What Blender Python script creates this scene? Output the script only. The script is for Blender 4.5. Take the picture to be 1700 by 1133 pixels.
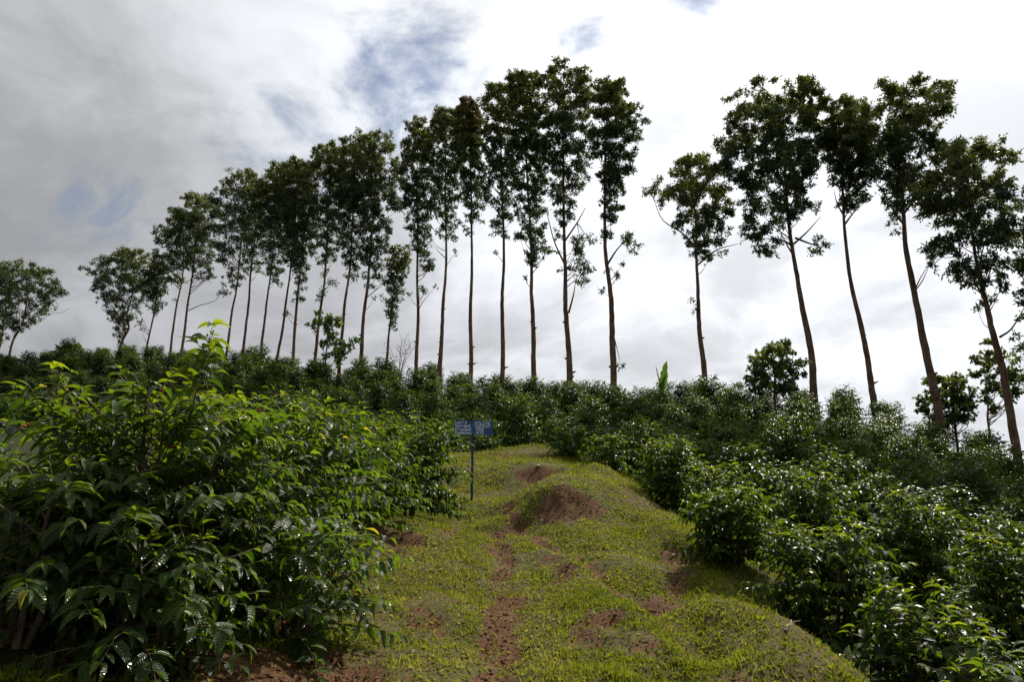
import bpy, math, random
import numpy as np
from mathutils import Vector, Matrix, Euler

for o in list(bpy.data.objects):
    bpy.data.objects.remove(o)
sc = bpy.context.scene
col = sc.collection
R = math.radians

# ------------------------------------------------------------------ camera
PITCH = R(15.0)
FPX = 1133.0
cam_d = bpy.data.cameras.new('camera')
cam = bpy.data.objects.new('camera', cam_d)
col.objects.link(cam)
cam_d.sensor_width = 36.0
cam_d.lens = 36.0 * FPX / 1700.0
cam_d.clip_start = 0.05
cam_d.clip_end = 20000
cam.location = (0, 0, 1.6)
cam.rotation_euler = (R(90) + PITCH, 0, 0)
sc.camera = cam
EYE = np.array([0, 0, 1.6])

# ------------------------------------------------------------------ sun, sky, exposure
SUN_AZ, SUN_EL = R(35.0), R(47.0)          # azimuth to the right of the view direction
sun_dir = np.array([math.sin(SUN_AZ) * math.cos(SUN_EL), math.cos(SUN_AZ) * math.cos(SUN_EL), math.sin(SUN_EL)])
sd = bpy.data.lights.new('sun', 'SUN')
sd.energy = 5.0
sd.angle = R(0.8)
sd.color = (1.0, 0.94, 0.84)
so = bpy.data.objects.new('sun', sd)
so.rotation_euler = Vector((-sun_dir[0], -sun_dir[1], -sun_dir[2])).to_track_quat('-Z', 'Y').to_euler()
so.location = (20, 30, 60)
col.objects.link(so)

sc.view_settings.view_transform = 'Standard'
sc.view_settings.look = 'None'
sc.view_settings.exposure = 0.2
sc.view_settings.gamma = 1.0
sc.view_settings.use_curve_mapping = False
sc.cycles.use_denoising = True
sc.cycles.max_bounces = 6
sc.cycles.transparent_max_bounces = 4
sc.cycles.sample_clamp_indirect = 4.0


class NT:
    """tiny node-tree helper"""
    def __init__(self, tree):
        self.t = tree
        tree.nodes.clear()

    def n(self, kind, ins=None, **props):
        nd = self.t.nodes.new(kind)
        for k, v in props.items():
            setattr(nd, k, v)
        for k, v in (ins or {}).items():
            s = nd.inputs[k]
            if isinstance(v, bpy.types.NodeSocket):
                self.t.links.new(v, s)
            else:
                s.default_value = v
        return nd

    def math(self, op, a, b=None, c=None, clamp=False):
        ins = {0: a}
        if b is not None: ins[1] = b
        if c is not None: ins[2] = c
        return self.n('ShaderNodeMath', ins, operation=op, use_clamp=clamp).outputs[0]

    def vmath(self, op, a, b=None):
        ins = {0: a}
        if b is not None: ins[1] = b
        nd = self.n('ShaderNodeVectorMath', ins, operation=op)
        return nd.outputs['Value'] if op in ('DOT_PRODUCT', 'DISTANCE', 'LENGTH') else nd.outputs[0]

    def mix(self, f, a, b, blend='MIX'):
        nd = self.n('ShaderNodeMix', data_type='RGBA', blend_type=blend)
        for s, v in ((nd.inputs['Factor'], f), (nd.inputs[6], a), (nd.inputs[7], b)):
            if isinstance(v, bpy.types.NodeSocket): self.t.links.new(v, s)
            else: s.default_value = v if not isinstance(v, tuple) or len(v) == 4 else (*v, 1)
        return nd.outputs[2]

    def ramp(self, f, stops, interp='LINEAR'):
        nd = self.n('ShaderNodeValToRGB', {'Fac': f})
        cr = nd.color_ramp
        cr.interpolation = interp
        while len(cr.elements) > 1: cr.elements.remove(cr.elements[-1])
        for i, (p, c) in enumerate(stops):
            e = cr.elements[0] if i == 0 else cr.elements.new(p)
            e.position = p
            c = c if isinstance(c, tuple) else (c, c, c)
            e.color = (*c[:3], 1)
        return nd.outputs['Color']

    def maprange(self, v, a, b, c=0.0, d=1.0, smooth=True):
        return self.n('ShaderNodeMapRange', {'Value': v, 'From Min': a, 'From Max': b, 'To Min': c, 'To Max': d},
                      interpolation_type='SMOOTHSTEP' if smooth else 'LINEAR').outputs[0]

    def noise(self, vec, scale, detail=4, rough=0.55, dist=0.0):
        return self.n('ShaderNodeTexNoise', {'Vector': vec, 'Scale': scale, 'Detail': detail, 'Roughness': rough, 'Distortion': dist}).outputs['Fac']


world = bpy.data.worlds.new('World')
sc.world = world
world.use_nodes = True
w = NT(world.node_tree)
sky = w.n('ShaderNodeTexSky', sky_type='NISHITA', sun_disc=False)
sky.sun_elevation = SUN_EL
sky.sun_rotation = SUN_AZ
sky.altitude = 1400
sky.air_density = 1.0
sky.dust_density = 1.0
gen = w.n('ShaderNodeTexCoord').outputs['Generated']
dvec = w.vmath('NORMALIZE', gen)
sep = w.n('ShaderNodeSeparateXYZ', {0: dvec})
zc = w.math('MAXIMUM', sep.outputs[2], 0.0)
zz = w.math('ADD', zc, 0.42)
pl = w.n('ShaderNodeCombineXYZ', {0: w.math('DIVIDE', sep.outputs[0], zz), 1: w.math('DIVIDE', sep.outputs[1], zz), 2: 0.0}).outputs[0]
warp = w.n('ShaderNodeTexNoise', {'Vector': pl, 'Scale': 1.8, 'Detail': 3.0}).outputs['Color']
plw = w.vmath('ADD', pl, w.n('ShaderNodeVectorMath', {0: w.vmath('SUBTRACT', warp, (0.5, 0.5, 0.5)), 'Scale': 0.55}, operation='SCALE').outputs[0])
n_big = w.noise(plw, 1.6, 5, 0.52)
n_mid = w.noise(plw, 4.2, 8, 0.60)
n_fine = w.noise(plw, 13.0, 6, 0.6)
sdot = w.vmath('DOT_PRODUCT', dvec, tuple(sun_dir))
# cloud brightness: brighter where the sun stands behind the cloud sheet
lit = w.ramp(sdot, [(0.0, .38), (0.42, .43), (0.58, .51), (0.72, .72), (0.82, .93), (0.92, 1.06), (1.0, 1.3)])
shade = w.math('ADD', w.math('MULTIPLY', n_big, 0.45), w.math('MULTIPLY', n_mid, 0.55))
shade = w.maprange(shade, 0.38, 0.62, 0.74, 1.14)
cl = w.mix(1.0, lit, (0.955, 0.98, 1.03, 1), 'MULTIPLY')
cl = w.n('ShaderNodeVectorMath', {0: cl, 'Scale': shade}, operation='SCALE').outputs[0]
cl10 = w.n('ShaderNodeVectorMath', {0: cl, 'Scale': 10.0}, operation='SCALE').outputs[0]


def pix_dir(u, v):
    xc, yc = (u - 850) / FPX, (566.5 - v) / FPX
    d = np.array([xc, math.cos(PITCH) - math.sin(PITCH) * yc, math.sin(PITCH) + math.cos(PITCH) * yc])
    return d / np.linalg.norm(d)


# thin places of the cloud sheet where the blue comes through
thin = None
for (u, v, rad, amt) in ((660, 130, .23, .37), (480, 225, .20, .30), (165, 345, .15, .21), (970, 65, .10, .30), (1165, 12, .09, .32), (1590, 60, .07, .12),
                         (770, 440, .10, .14), (250, 10, .16, .12)):
    ds = w.vmath('DISTANCE', dvec, tuple(pix_dir(u, v)))
    g = w.maprange(ds, rad, 0.0, 0.0, amt)
    thin = g if thin is None else w.math('MAXIMUM', thin, g)
dens = w.math('ADD', w.math('MULTIPLY', n_mid, 0.62), w.math('MULTIPLY', n_fine, 0.38))
dens = w.math('SUBTRACT', w.math('ADD', dens, 0.24), thin)
cover = w.maprange(dens, 0.31, 0.58, 0.10, 1.0)
skyc = w.mix(1.0, sky.outputs[0], (0.95, 0.95, 0.95, 1), 'MULTIPLY')
outc = w.mix(cover, skyc, cl10)
bg = w.n('ShaderNodeBackground', {'Color': outc, 'Strength': 0.1})
w.n('ShaderNodeOutputWorld', {'Surface': bg.outputs[0]})


# ------------------------------------------------------------------ helpers
def at(u, v, d):
    """pixel of the photograph -> point at depth d (metres along +Y)"""
    p = pix_dir(u, v)
    return EYE + p * (d / p[1])


def hash2(ix, iy, seed):
    h = (ix.astype(np.int64) * 374761393 + iy.astype(np.int64) * 668265263 + seed * 1442695041) & 0xffffffff
    h = ((h ^ (h >> 13)) * 1274126177) & 0xffffffff
    h = h ^ (h >> 16)
    return (h & 0xffff) / 65535.0


def vnoise(x, y, seed=0):
    x = np.asarray(x, float); y = np.asarray(y, float)
    ix = np.floor(x); iy = np.floor(y)
    fx = x - ix; fy = y - iy
    fx = fx * fx * (3 - 2 * fx); fy = fy * fy * (3 - 2 * fy)
    a = hash2(ix, iy, seed); b = hash2(ix + 1, iy, seed)
    c = hash2(ix, iy + 1, seed); d = hash2(ix + 1, iy + 1, seed)
    return a + (b - a) * fx + (c - a) * fy + (a - b - c + d) * fx * fy


def fbm(x, y, seed=0, octs=4):
    s = 0; a = .5; t = 0
    for k in range(octs):
        s = s + a * vnoise(x * 2 ** k + 13.7 * k, y * 2 ** k - 7.1 * k, seed + k); t += a; a *= .55
    return s / t


def tri_mesh(name, V, F, attr=None, smooth=True, mat=None):
    me = bpy.data.meshes.new(name)
    V = np.asarray(V, np.float32); F = np.asarray(F, np.int32)
    me.vertices.add(len(V)); me.vertices.foreach_set('co', V.ravel())
    k = F.shape[1]
    me.loops.add(F.size); me.loops.foreach_set('vertex_index', F.ravel())
    me.polygons.add(len(F))
    me.polygons.foreach_set('loop_start', np.arange(0, F.size, k, dtype=np.int32))
    me.polygons.foreach_set('loop_total', np.full(len(F), k, np.int32))
    if smooth: me.polygons.foreach_set('use_smooth', np.ones(len(F), bool))
    if attr is not None:
        a = me.attributes.new('lf', 'FLOAT_COLOR', 'POINT')
        a.data.foreach_set('color', np.asarray(attr, np.float32).ravel())
    me.update(calc_edges=True)
    if mat: me.materials.append(mat)
    return me


def link(name, data, parent=None, loc=None):
    o = bpy.data.objects.new(name, data)
    col.objects.link(o)
    if parent is not None: o.parent = parent
    if loc is not None: o.location = [float(c) for c in loc]
    return o


def tag(o, label=None, cat=None, group=None, kind=None):
    if label: o['label'] = label
    if cat: o['category'] = cat
    if group: o['group'] = group
    if kind: o['kind'] = kind
    return o


class Tubes:
    """collects tapered tubes of one mesh"""
    def __init__(self):
        self.V = []; self.F = []; self.n = 0

    def add(self, pts, rad, sides=6, bump=0.0, rng=None):
        pts = np.asarray(pts, float); m = len(pts)
        rad = np.broadcast_to(np.asarray(rad, float), (m,))
        T = np.gradient(pts, axis=0)
        T /= np.linalg.norm(T, axis=1, keepdims=True) + 1e-9
        ref = np.array([0.31, 0.95, 0.08]) if abs(T[0][2]) > .7 else np.array([0.1, 0.05, 1.0])
        A = np.cross(T, ref); A /= np.linalg.norm(A, axis=1, keepdims=True) + 1e-9
        B = np.cross(T, A)
        th = np.arange(sides) * 2 * math.pi / sides
        rr = np.repeat(rad[:, None], sides, 1)
        if bump and rng is not None: rr = rr * (1 + bump * rng.standard_normal((m, sides)))
        ring = pts[:, None, :] + rr[:, :, None] * (np.cos(th)[None, :, None] * A[:, None, :] + np.sin(th)[None, :, None] * B[:, None, :])
        V = ring.reshape(-1, 3)
        i = np.arange(m - 1)[:, None] * sides; j = np.arange(sides)[None, :]; j2 = (j + 1) % sides
        F = np.stack([i + j, i + j2, i + sides + j2, i + sides + j], -1).reshape(-1, 4) + self.n
        V = np.vstack([V, pts[-1:] + T[-1:] * rad[-1]])
        tip = self.n + len(V) - 1
        last = self.n + (m - 1) * sides
        ks = np.arange(sides)
        caps = np.stack([last + ks, last + (ks + 1) % sides, np.full(sides, tip), np.full(sides, tip)], 1)
        self.V.append(V); self.F.append(F); self.F.append(caps)
        self.n += len(V)

    def mesh(self, name, mat):
        V = np.vstack(self.V); F = np.vstack(self.F)
        T = np.vstack([F[:, [0, 1, 2]], F[:, [0, 2, 3]]])
        T = T[(T[:, 0] != T[:, 1]) & (T[:, 1] != T[:, 2]) & (T[:, 0] != T[:, 2])]
        return tri_mesh(name, V, T, None, True, mat)


def smooth_line(pts, n):
    """Catmull-Rom through pts, n samples"""
    pts = np.asarray(pts, float)
    P = np.vstack([2 * pts[0] - pts[1], pts, 2 * pts[-1] - pts[-2]])
    m = len(pts) - 1
    out = []
    for t in np.linspace(0, m, n):
        i = min(int(t), m - 1); f = t - i
        p0, p1, p2, p3 = P[i:i + 4]
        out.append(.5 * ((2 * p1) + (-p0 + p2) * f + (2 * p0 - 5 * p1 + 4 * p2 - p3) * f * f + (-p0 + 3 * p1 - 3 * p2 + p3) * f ** 3))
    return np.array(out)


# leaf templates: columns s (across, -1..1), t (along, 0..1), h (along the normal)
def leaf_template(rows, droop, fold, ripple, tipw=1.0, side=0.0):
    V = []; F = []; A = []
    for k in range(rows + 1):
        t = k / rows
        wd = (math.sin(math.pi * min(1, t * 1.02) ** .82) ** .8) if 0 < t < 1 else 0.0
        if k == rows: wd = 0.0
        wd = max(wd, 0.02)
        h = -droop * t ** 2.0 + 0.06 * math.sin(t * 3.0)
        rp = ripple * math.sin(k * 2.3)
        sx = side * t * t
        V += [(-wd + sx, t, h + fold * wd + rp), (sx, t, h), (wd + sx, t, h + fold * wd - rp * .7)]
        A += [(t, -1.0), (t, 0.0), (t, 1.0)]
    for k in range(rows):
        a = k * 3
        for c in (0, 1):
            F += [(a + c, a + c + 1, a + c + 4), (a + c, a + c + 4, a + c + 3)]
    return np.array(V), np.array(F), np.array(A)


NEAR_T = [leaf_template(5, .22, .10, .018), leaf_template(5, .38, .14, .022, side=.12), leaf_template(5, .10, .06, .02, side=-.1), leaf_template(5, .55, .12, .02)]
MID_T = [leaf_template(4, .25, .12, .0), leaf_template(4, .45, .14, .0)]
FAR_T = [leaf_template(3, .25, .12, .0), leaf_template(3, .45, .14, .0)]


def norm(a):
    return a / (np.linalg.norm(a, axis=-1, keepdims=True) + 1e-9)


def leaf_mesh_arrays(P, D, N, L, W, rnd, age, templates, which):
    D = norm(D); N = norm(N - D * (D * N).sum(1, keepdims=True)); S = np.cross(D, N)
    Vs = []; Fs = []; As = []; off = 0
    for k, (tv, tf, ta) in enumerate(templates):
        ix = np.where(which == k)[0]
        if not len(ix): continue
        v = (P[ix, None] + S[ix, None] * (tv[None, :, 0:1] * W[ix, None, None] * .5) + D[ix, None] * (tv[None, :, 1:2] * L[ix, None, None])
             + N[ix, None] * (tv[None, :, 2:3] * L[ix, None, None]))
        a = np.zeros((len(ix), len(tv), 4))
        a[:, :, 0] = ta[None, :, 0]; a[:, :, 1] = ta[None, :, 1]; a[:, :, 2] = rnd[ix, None]; a[:, :, 3] = age[ix, None]
        f = tf[None] + (np.arange(len(ix)) * len(tv))[:, None, None] + off
        Vs.append(v.reshape(-1, 3)); As.append(a.reshape(-1, 4)); Fs.append(f.reshape(-1, 3)); off += len(ix) * len(tv)
    return np.vstack(Vs), np.vstack(Fs), np.vstack(As)


# ------------------------------------------------------------------ materials
def new_mat(name):
    m = bpy.data.materials.new(name); m.use_nodes = True
    return m, NT(m.node_tree)


def leaf_material(name, dark, mid, young, trans_mul, trans_fac, rough, veins=True, yellow=True, spec=0.5):
    m, t = new_mat(name)
    at_ = t.n('ShaderNodeAttribute', attribute_name='lf', attribute_type='GEOMETRY')
    sp = t.n('ShaderNodeSeparateXYZ', {0: at_.outputs['Color']})
    age = at_.outputs['Alpha']
    oi = t.n('ShaderNodeObjectInfo').outputs['Random']
    rnd = t.math('FRACT', t.math('ADD', sp.outputs[2], oi))
    base = t.mix(rnd, (*dark, 1), (*mid, 1))
    base = t.mix(age, base, (*young, 1))
    if yellow:
        base = t.mix(t.math('GREATER_THAN', rnd, 0.995), base, (0.17, 0.16, 0.016, 1))
        bl = t.noise(t.n('ShaderNodeTexCoord').outputs['Object'], 14.0, 4, .65)
        base = t.n('ShaderNodeVectorMath', {0: base, 'Scale': t.maprange(bl, .3, .7, .68, 1.25)}, operation='SCALE').outputs[0]
    if veins:
        rib = t.math('ABSOLUTE', sp.outputs[1])
        midrib = t.maprange(rib, 0.10, 0.0, 0.0, 0.55)
        base = t.mix(midrib, base, (0.16, 0.22, 0.06, 1))
    tr = t.n('ShaderNodeVectorMath', {0: base, 1: trans_mul}, operation='MULTIPLY').outputs[0]
    rgh = t.math('ADD', rough - .04, t.math('MULTIPLY', t.math('FRACT', t.math('MULTIPLY', rnd, 7.31)), .34))
    pr = t.n('ShaderNodeBsdfPrincipled', {'Base Color': base, 'Roughness': rgh, 'Specular IOR Level': spec})
    if veins:
        ph = t.math('SUBTRACT', t.math('MULTIPLY', sp.outputs[0], 62.0), t.math('MULTIPLY', t.math('ABSOLUTE', sp.outputs[1]), 7.0))
        wv = t.math('SINE', ph)
        bp = t.n('ShaderNodeBump', {'Height': wv, 'Strength': 0.55, 'Distance': 0.004})
        t.t.links.new(bp.outputs[0], pr.inputs['Normal'])
    tl = t.n('ShaderNodeBsdfTranslucent', {'Color': tr})
    mx = t.n('ShaderNodeMixShader', {0: trans_fac, 1: pr.outputs[0], 2: tl.outputs[0]})
    t.n('ShaderNodeOutputMaterial', {'Surface': mx.outputs[0]})
    return m


M_COFFEE = leaf_material('coffee_leaf', (.011, .031, .0030), (.034, .070, .0052), (.115, .158, .010), (4.6, 4.0, 1.6), .38, .24, spec=.42)
M_COFFEE_MID = leaf_material('coffee_leaf_mid', (.010, .027, .0030), (.028, .057, .0050), (.100, .140, .010), (4.4, 3.8, 1.6), .38, .32, veins=False, spec=.12)
M_COFFEE_FAR = leaf_material('coffee_leaf_field', (.011, .027, .0035), (.027, .054, .0050), (.060, .092, .008), (3.6, 3.2, 1.4), .30, .30, veins=False, yellow=False, spec=.16)
M_EUC = leaf_material('eucalyptus_leaf', (.020, .043, .019), (.046, .082, .026), (.110, .130, .020), (2.6, 2.5, 1.8), .26, .42, veins=False, yellow=False)  # third colour: young flush, also the painted sunlit tone of the crown tops
M_EUC_RED = leaf_material('eucalyptus_young_leaf', (.050, .045, .020), (.090, .060, .030), (.130, .070, .030), (2.2, 2.0, 1.6), .28, .45, veins=False, yellow=False)
M_BROAD = leaf_material('broad_leaf', (.018, .045, .010), (.045, .085, .014), (.10, .13, .02), (3.0, 2.8, 1.8), .30, .38, veins=False, yellow=False)
M_BANANA = leaf_material('banana_leaf', (.04, .085, .010), (.06, .12, .012), (.08, .14, .014), (2.6, 2.6, 1.6), .42, .40, veins=False, yellow=False)
M_GRASS = leaf_material('grass_blade', (.070, .090, .007), (.172, .196, .014), (.270, .225, .070), (2.2, 2.2, 1.5), .34, .55, veins=False, yellow=False, spec=.12)
M_LITTER = leaf_material('dry_litter', (.045, .025, .012), (.110, .066, .032), (.18, .125, .070), (1.2, 1.1, 1.0), .12, .75, veins=False, yellow=False, spec=.08)


def bark_material(name, c1, c2, c3, scale=1.0):
    m, t = new_mat(name)
    tc = t.n('ShaderNodeTexCoord').outputs['Object']
    st = t.n('ShaderNodeMapping', {0: tc, 'Scale': (5 * scale, 5 * scale, .6 * scale)}).outputs[0]
    n1 = t.noise(st, 2.0, 5, .6)
    n2 = t.noise(tc, 1.1 * scale, 4, .6)
    c = t.ramp(n1, [(.32, c1), (.55, c2), (.74, c3)])
    c = t.mix(t.maprange(n2, .45, .7), c, (*c3, 1))
    bp = t.n('ShaderNodeBump', {'Height': n1, 'Strength': .7, 'Distance': .03})
    pr = t.n('ShaderNodeBsdfPrincipled', {'Base Color': c, 'Roughness': .85, 'Specular IOR Level': .2, 'Normal': bp.outputs[0]})
    t.n('ShaderNodeOutputMaterial', {'Surface': pr.outputs[0]})
    return m


M_BARK = bark_material('eucalyptus_bark', (.060, .032, .019), (.135, .074, .045), (.22, .16, .11))
M_TWIG = bark_material('coffee_wood', (.06, .045, .028), (.14, .105, .065), (.24, .19, .12), 6.0)
M_DRY = bark_material('dry_wood', (.20, .15, .10), (.32, .25, .17), (.42, .34, .24), 8.0)


def plain(name, c, rough=.5, noise_amt=.25, scale=12.0, spec=.4):
    m, t = new_mat(name)
    tc = t.n('ShaderNodeTexCoord').outputs['Object']
    n1 = t.noise(tc, scale, 5, .6)
    f = t.maprange(n1, .3, .7, 1 - noise_amt, 1 + noise_amt)
    cc = t.n('ShaderNodeVectorMath', {0: (*c,), 'Scale': f}, operation='SCALE').outputs[0]
    pr = t.n('ShaderNodeBsdfPrincipled', {'Base Color': cc, 'Roughness': rough, 'Specular IOR Level': spec})
    t.n('ShaderNodeOutputMaterial', {'Surface': pr.outputs[0]})
    return m


M_SIGN = plain('blue_sign_paint', (.016, .075, .22), .45, .35, 9.0)
M_POST = plain('blue_post_paint', (.008, .030, .115), .5, .3, 9.0)
M_WHITE = plain('white_sign_paint', (.62, .66, .70), .6, .35, 30.0)
M_CHERRY = plain('red_cherry', (.36, .012, .02), .25, .2, 20.0)
M_STONE = plain('pale_stone', (.42, .38, .33), .8, .3, 20.0)

# ------------------------------------------------------------------ terrain
G = []                                                        # ground control points (x, y, z)
for (u, v, d) in (
        (850, 1133, 4.5), (650, 1133, 4.3), (1050, 1133, 4.6), (1250, 1133, 4.8), (1440, 1125, 5.2),
        (850, 1060, 5.35), (1100, 1060, 5.5), (1350, 1060, 5.9),
        (850, 1000, 6.4), (720, 1000, 6.2), (1050, 1000, 6.7), (1200, 1000, 7.0),
        (850, 940, 7.9), (760, 935, 7.8), (980, 940, 8.1), (1130, 950, 8.2), (1250, 975, 8.2),
        (850, 895, 9.6), (780, 880, 9.9), (930, 890, 9.7), (1060, 900, 9.6), (1150, 905, 9.7),
        (840, 846, 12.6), (800, 836, 13.4), (825, 832, 14.0), (955, 868, 10.4), (935, 806, 11.2), (895, 808, 11.7), (975, 815, 11.35), (1015, 850, 11.0), (890, 868, 10.9), (880, 802, 12.6), (950, 795, 12.5), (1020, 800, 12.3), (1100, 855, 11.4), (1150, 870, 11.0),
        (850, 810, 15.0), (868, 772, 15.8), (800, 808, 15.2), (810, 772, 16.8), (900, 800, 15.0), (905, 772, 15.6), (920, 770, 16.3), (1000, 776, 14.5),
        (820, 748, 20.5), (900, 742, 20.5), (770, 762, 19.0), (860, 750, 19.5),
        # left bank and what lies under the big bushes
        (690, 930, 8.0), (618, 885, 8.3), (560, 1133, 4.2), (420, 1100, 4.15), (200, 1112, 3.6), (20, 1105, 3.4), (560, 1040, 5.4), (500, 1020, 5.3), (640, 985, 6.6), (570, 950, 6.6), (720, 875, 10.1), (660, 860, 10.2)):
    G.append(at(u, v, d))
# ground below the canopy seen in the photo (u, v of the canopy, depth, canopy height)
for (u, v, d, h) in (
        (1300, 762, 12, 1.4), (1300, 732, 18, 1.5), (1300, 700, 25, 1.5), (1300, 652, 36, 1.5), (1230, 650, 38, 1.5),
        (1600, 830, 13, 1.6), (1650, 900, 10, 1.6), (1690, 1000, 7, 1.7), (1550, 1090, 5.8, 1.1), (1650, 790, 20, 1.6), (1690, 765, 30, 1.3),
        (1450, 662, 37, 1.5), (1560, 695, 34, 1.5), (1600, 730, 30, 1.5), (1500, 760, 19, 1.5),
        (1168, 640, 41, 1.5), (1018, 642, 41, 1.5), (850, 632, 44, 1.5), (1000, 700, 26, 1.5), (900, 720, 23.5, 1.5), (1100, 720, 22, 1.5), (1080, 742, 14.2, 1.3), (1180, 770, 12.0, 1.25),
        (700, 612, 48.5, 1.5), (600, 606, 52, 1.5), (450, 588, 58, 1.5), (300, 577, 63, 1.5), (200, 582, 66, 1.5), (100, 592, 67, 1.5), (0, 622, 67, 1.5), (-150, 650, 67, 1.5),
        (0, 680, 46, 1.5), (300, 650, 42, 1.5), (600, 660, 36, 1.5), (740, 690, 28, 1.5), (500, 690, 27, 1.5)):
    p = at(u, v, d); p[2] -= h; G.append(p)
for p in ((0, 0, 0), (-3, 0, .1), (3, 0, -.2), (0, -6, -.8), (8, 0, -2.0), (-8, 0, .6), (-8, -8, -.2), (10, -10, -3),
          (-3.4, 7, 1.5), (-6, 10, 2.3), (-4, 14, 2.6), (-10, 20, 4.2), (-14, 12, 3.2),
          (14, 8, -2.6), (24, 14, -4), (45, 30, -5), (40, 50, -4), (20, 0, -5), (50, 0, -10),
          (-70, 95, 7), (-40, 95, 7.5), (-10, 80, 4), (0, 62, 5.8), (15, 60, 4), (30, 52, 0), (25, 75, -1), (-22, 72, 9.5), (-70, 60, 12), (-60, 30, 6), (-40, 5, 1), (-25, -10, -1)):
    G.append(np.array(p, float))
G = np.array(G)
CQ = 0.9
_r = np.sqrt(((G[:, None, :2] - G[None, :, :2]) ** 2).sum(-1) + CQ * CQ)
_n = len(G)
_A = np.zeros((_n + 3, _n + 3)); _A[:_n, :_n] = _r + np.eye(_n) * -0.02
_A[:_n, _n] = 1; _A[:_n, _n + 1:] = G[:, :2]; _A[_n, :_n] = 1; _A[_n + 1:, :_n] = G[:, :2].T
_w = np.linalg.solve(_A, np.concatenate([G[:, 2], np.zeros(3)]))


def H0(x, y):
    x = np.asarray(x, float); y = np.asarray(y, float)
    xf = x.ravel(); yf = y.ravel(); out = np.empty(len(xf))
    for i in range(0, len(xf), 20000):
        a = xf[i:i + 20000]; b = yf[i:i + 20000]
        r = np.sqrt((a[:, None] - G[None, :, 0]) ** 2 + (b[:, None] - G[None, :, 1]) ** 2 + CQ * CQ)
        out[i:i + 20000] = r @ _w[:_n] + _w[_n] + _w[_n + 1] * a + _w[_n + 2] * b
    dist = np.sqrt((xf + 5) ** 2 + (yf - 35) ** 2)
    k = np.clip((dist - 70) / 90, 0, 1); k = k * k * (3 - 2 * k)
    far = -9 + 6 * (fbm(xf / 160, yf / 160, 5) - .5) * 2
    out = out * (1 - k) + far * k
    return out.reshape(x.shape)


def H(x, y):
    near = np.clip(1.5 - np.sqrt(np.asarray(x) ** 2 + np.asarray(y) ** 2) / 40, 0, 1)
    z = H0(x, y)
    z = z + near * (.17 * (fbm(np.asarray(x) * 1.1, np.asarray(y) * 1.1, 3) - .5) + .10 * (fbm(np.asarray(x) * 4.5, np.asarray(y) * 4.5, 9) - .5))
    return z


def hit(u, v, dmin=2.5, dmax=70):
    d = np.linspace(dmin, dmax, 1600)
    p = pix_dir(u, v); p = p / p[1]
    P = EYE[None] + d[:, None] * p[None]
    below = P[:, 2] < H0(P[:, 0], P[:, 1])
    i = int(np.argmax(below)) if below.any() else len(d) - 1
    return P[i, :2]


# bare soil: strokes of the photograph followed on the ground (pixels, half width in metres, strength)
STROKES = [
    ([(832, 885), (838, 950), (840, 1010), (826, 1080), (800, 1130)], .16, .80),
    ([(842, 835), (860, 870), (905, 900), (985, 935), (1050, 985), (1085, 1010)], .10, .85),
    ([(1085, 1010), (1150, 1070), (1230, 1130)], .14, .5),
    ([(960, 842), (925, 832), (990, 855), (905, 848), (945, 858)], .22, 1.2),
    ([(870, 792), (900, 790)], .22, .9),
    ([(800, 755), (840, 760)], .25, .5),
    ([(1100, 905), (1135, 930), (1120, 965), (1095, 990)], .13, .75),
    ([(905, 925), (940, 965)], .15, .65),
    ([(640, 905), (625, 880), (655, 890)], .26, 1.1),
    ([(480, 1118), (540, 1110), (420, 1125)], .30, 1.3),
    ([(330, 1100), (250, 1110)], .35, 1.0),
    ([(1250, 990), (1310, 1025), (1380, 1060)], .18, .65),
    ([(690, 1010), (720, 1070), (700, 1120)], .15, .45),
    ([(760, 870), (745, 890)], .14, .6),
    ([(1010, 1040), (960, 1060), (1100, 1090)], .14, .45)]
SEGS = []
for pts, rad, st in STROKES:
    q = [hit(*p) for p in pts]
    for a, b in zip(q[:-1], q[1:]): SEGS.append((a, b, rad, st))


def soil_mask(x, y):
    m = np.zeros(np.shape(x))
    jx = x + .35 * (fbm(x * 2.2, y * 2.2, 21) - .5); jy = y + .5 * (fbm(x * 2.2, y * 2.2, 31) - .5)
    for a, b, rad, st in SEGS:
        ab = b - a; L2 = (ab * ab).sum() + 1e-9
        t = np.clip(((jx - a[0]) * ab[0] + (jy - a[1]) * ab[1]) / L2, 0, 1)
        d = np.sqrt((jx - a[0] - t * ab[0]) ** 2 + (jy - a[1] - t * ab[1]) ** 2)
        m = np.maximum(m, st * np.clip(1.6 - d / rad, 0, 1.0))
    m = m + 1.0 * (fbm(x * 1.9, y * 1.9, 77) - .55) + 1.3 * (fbm(x * 8, y * 8, 41) - .5)
    return np.clip(m, 0, 1.2)


def axis(lo, hi, c0, c1, fine, grow):
    a = [c0]
    while a[-1] < c1: a.append(a[-1] + fine)
    s = fine
    while a[-1] < hi: s = min(s * grow, 600); a.append(a[-1] + s)
    b = [c0]; s = fine
    while b[-1] > lo: s = min(s * grow, 600); b.append(b[-1] - s)
    return np.array(b[:0:-1] + a)


gx = axis(-6000, 6000, -3.0, 5.0, .07, 1.09)
gy = axis(-6000, 9000, 3.0, 18.0, .085, 1.07)
X, Y = np.meshgrid(gx, gy)
Z = H(X, Y)
SM = soil_mask(X, Y)
# clods and cut faces in the bare soil
Z = Z + np.where((np.abs(X) < 8) & (Y > 2) & (Y < 22), np.clip(SM, 0, 1) * (.09 * (fbm(X * 7, Y * 7, 51) - .6) + .22 * (fbm(X * 2.6, Y * 2.6, 53) - .55)), 0)
# worn grooves of the two tracks, a raised grassy strip between them
_near = (np.abs(X) < 8) & (Y > 2) & (Y < 22)


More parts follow.
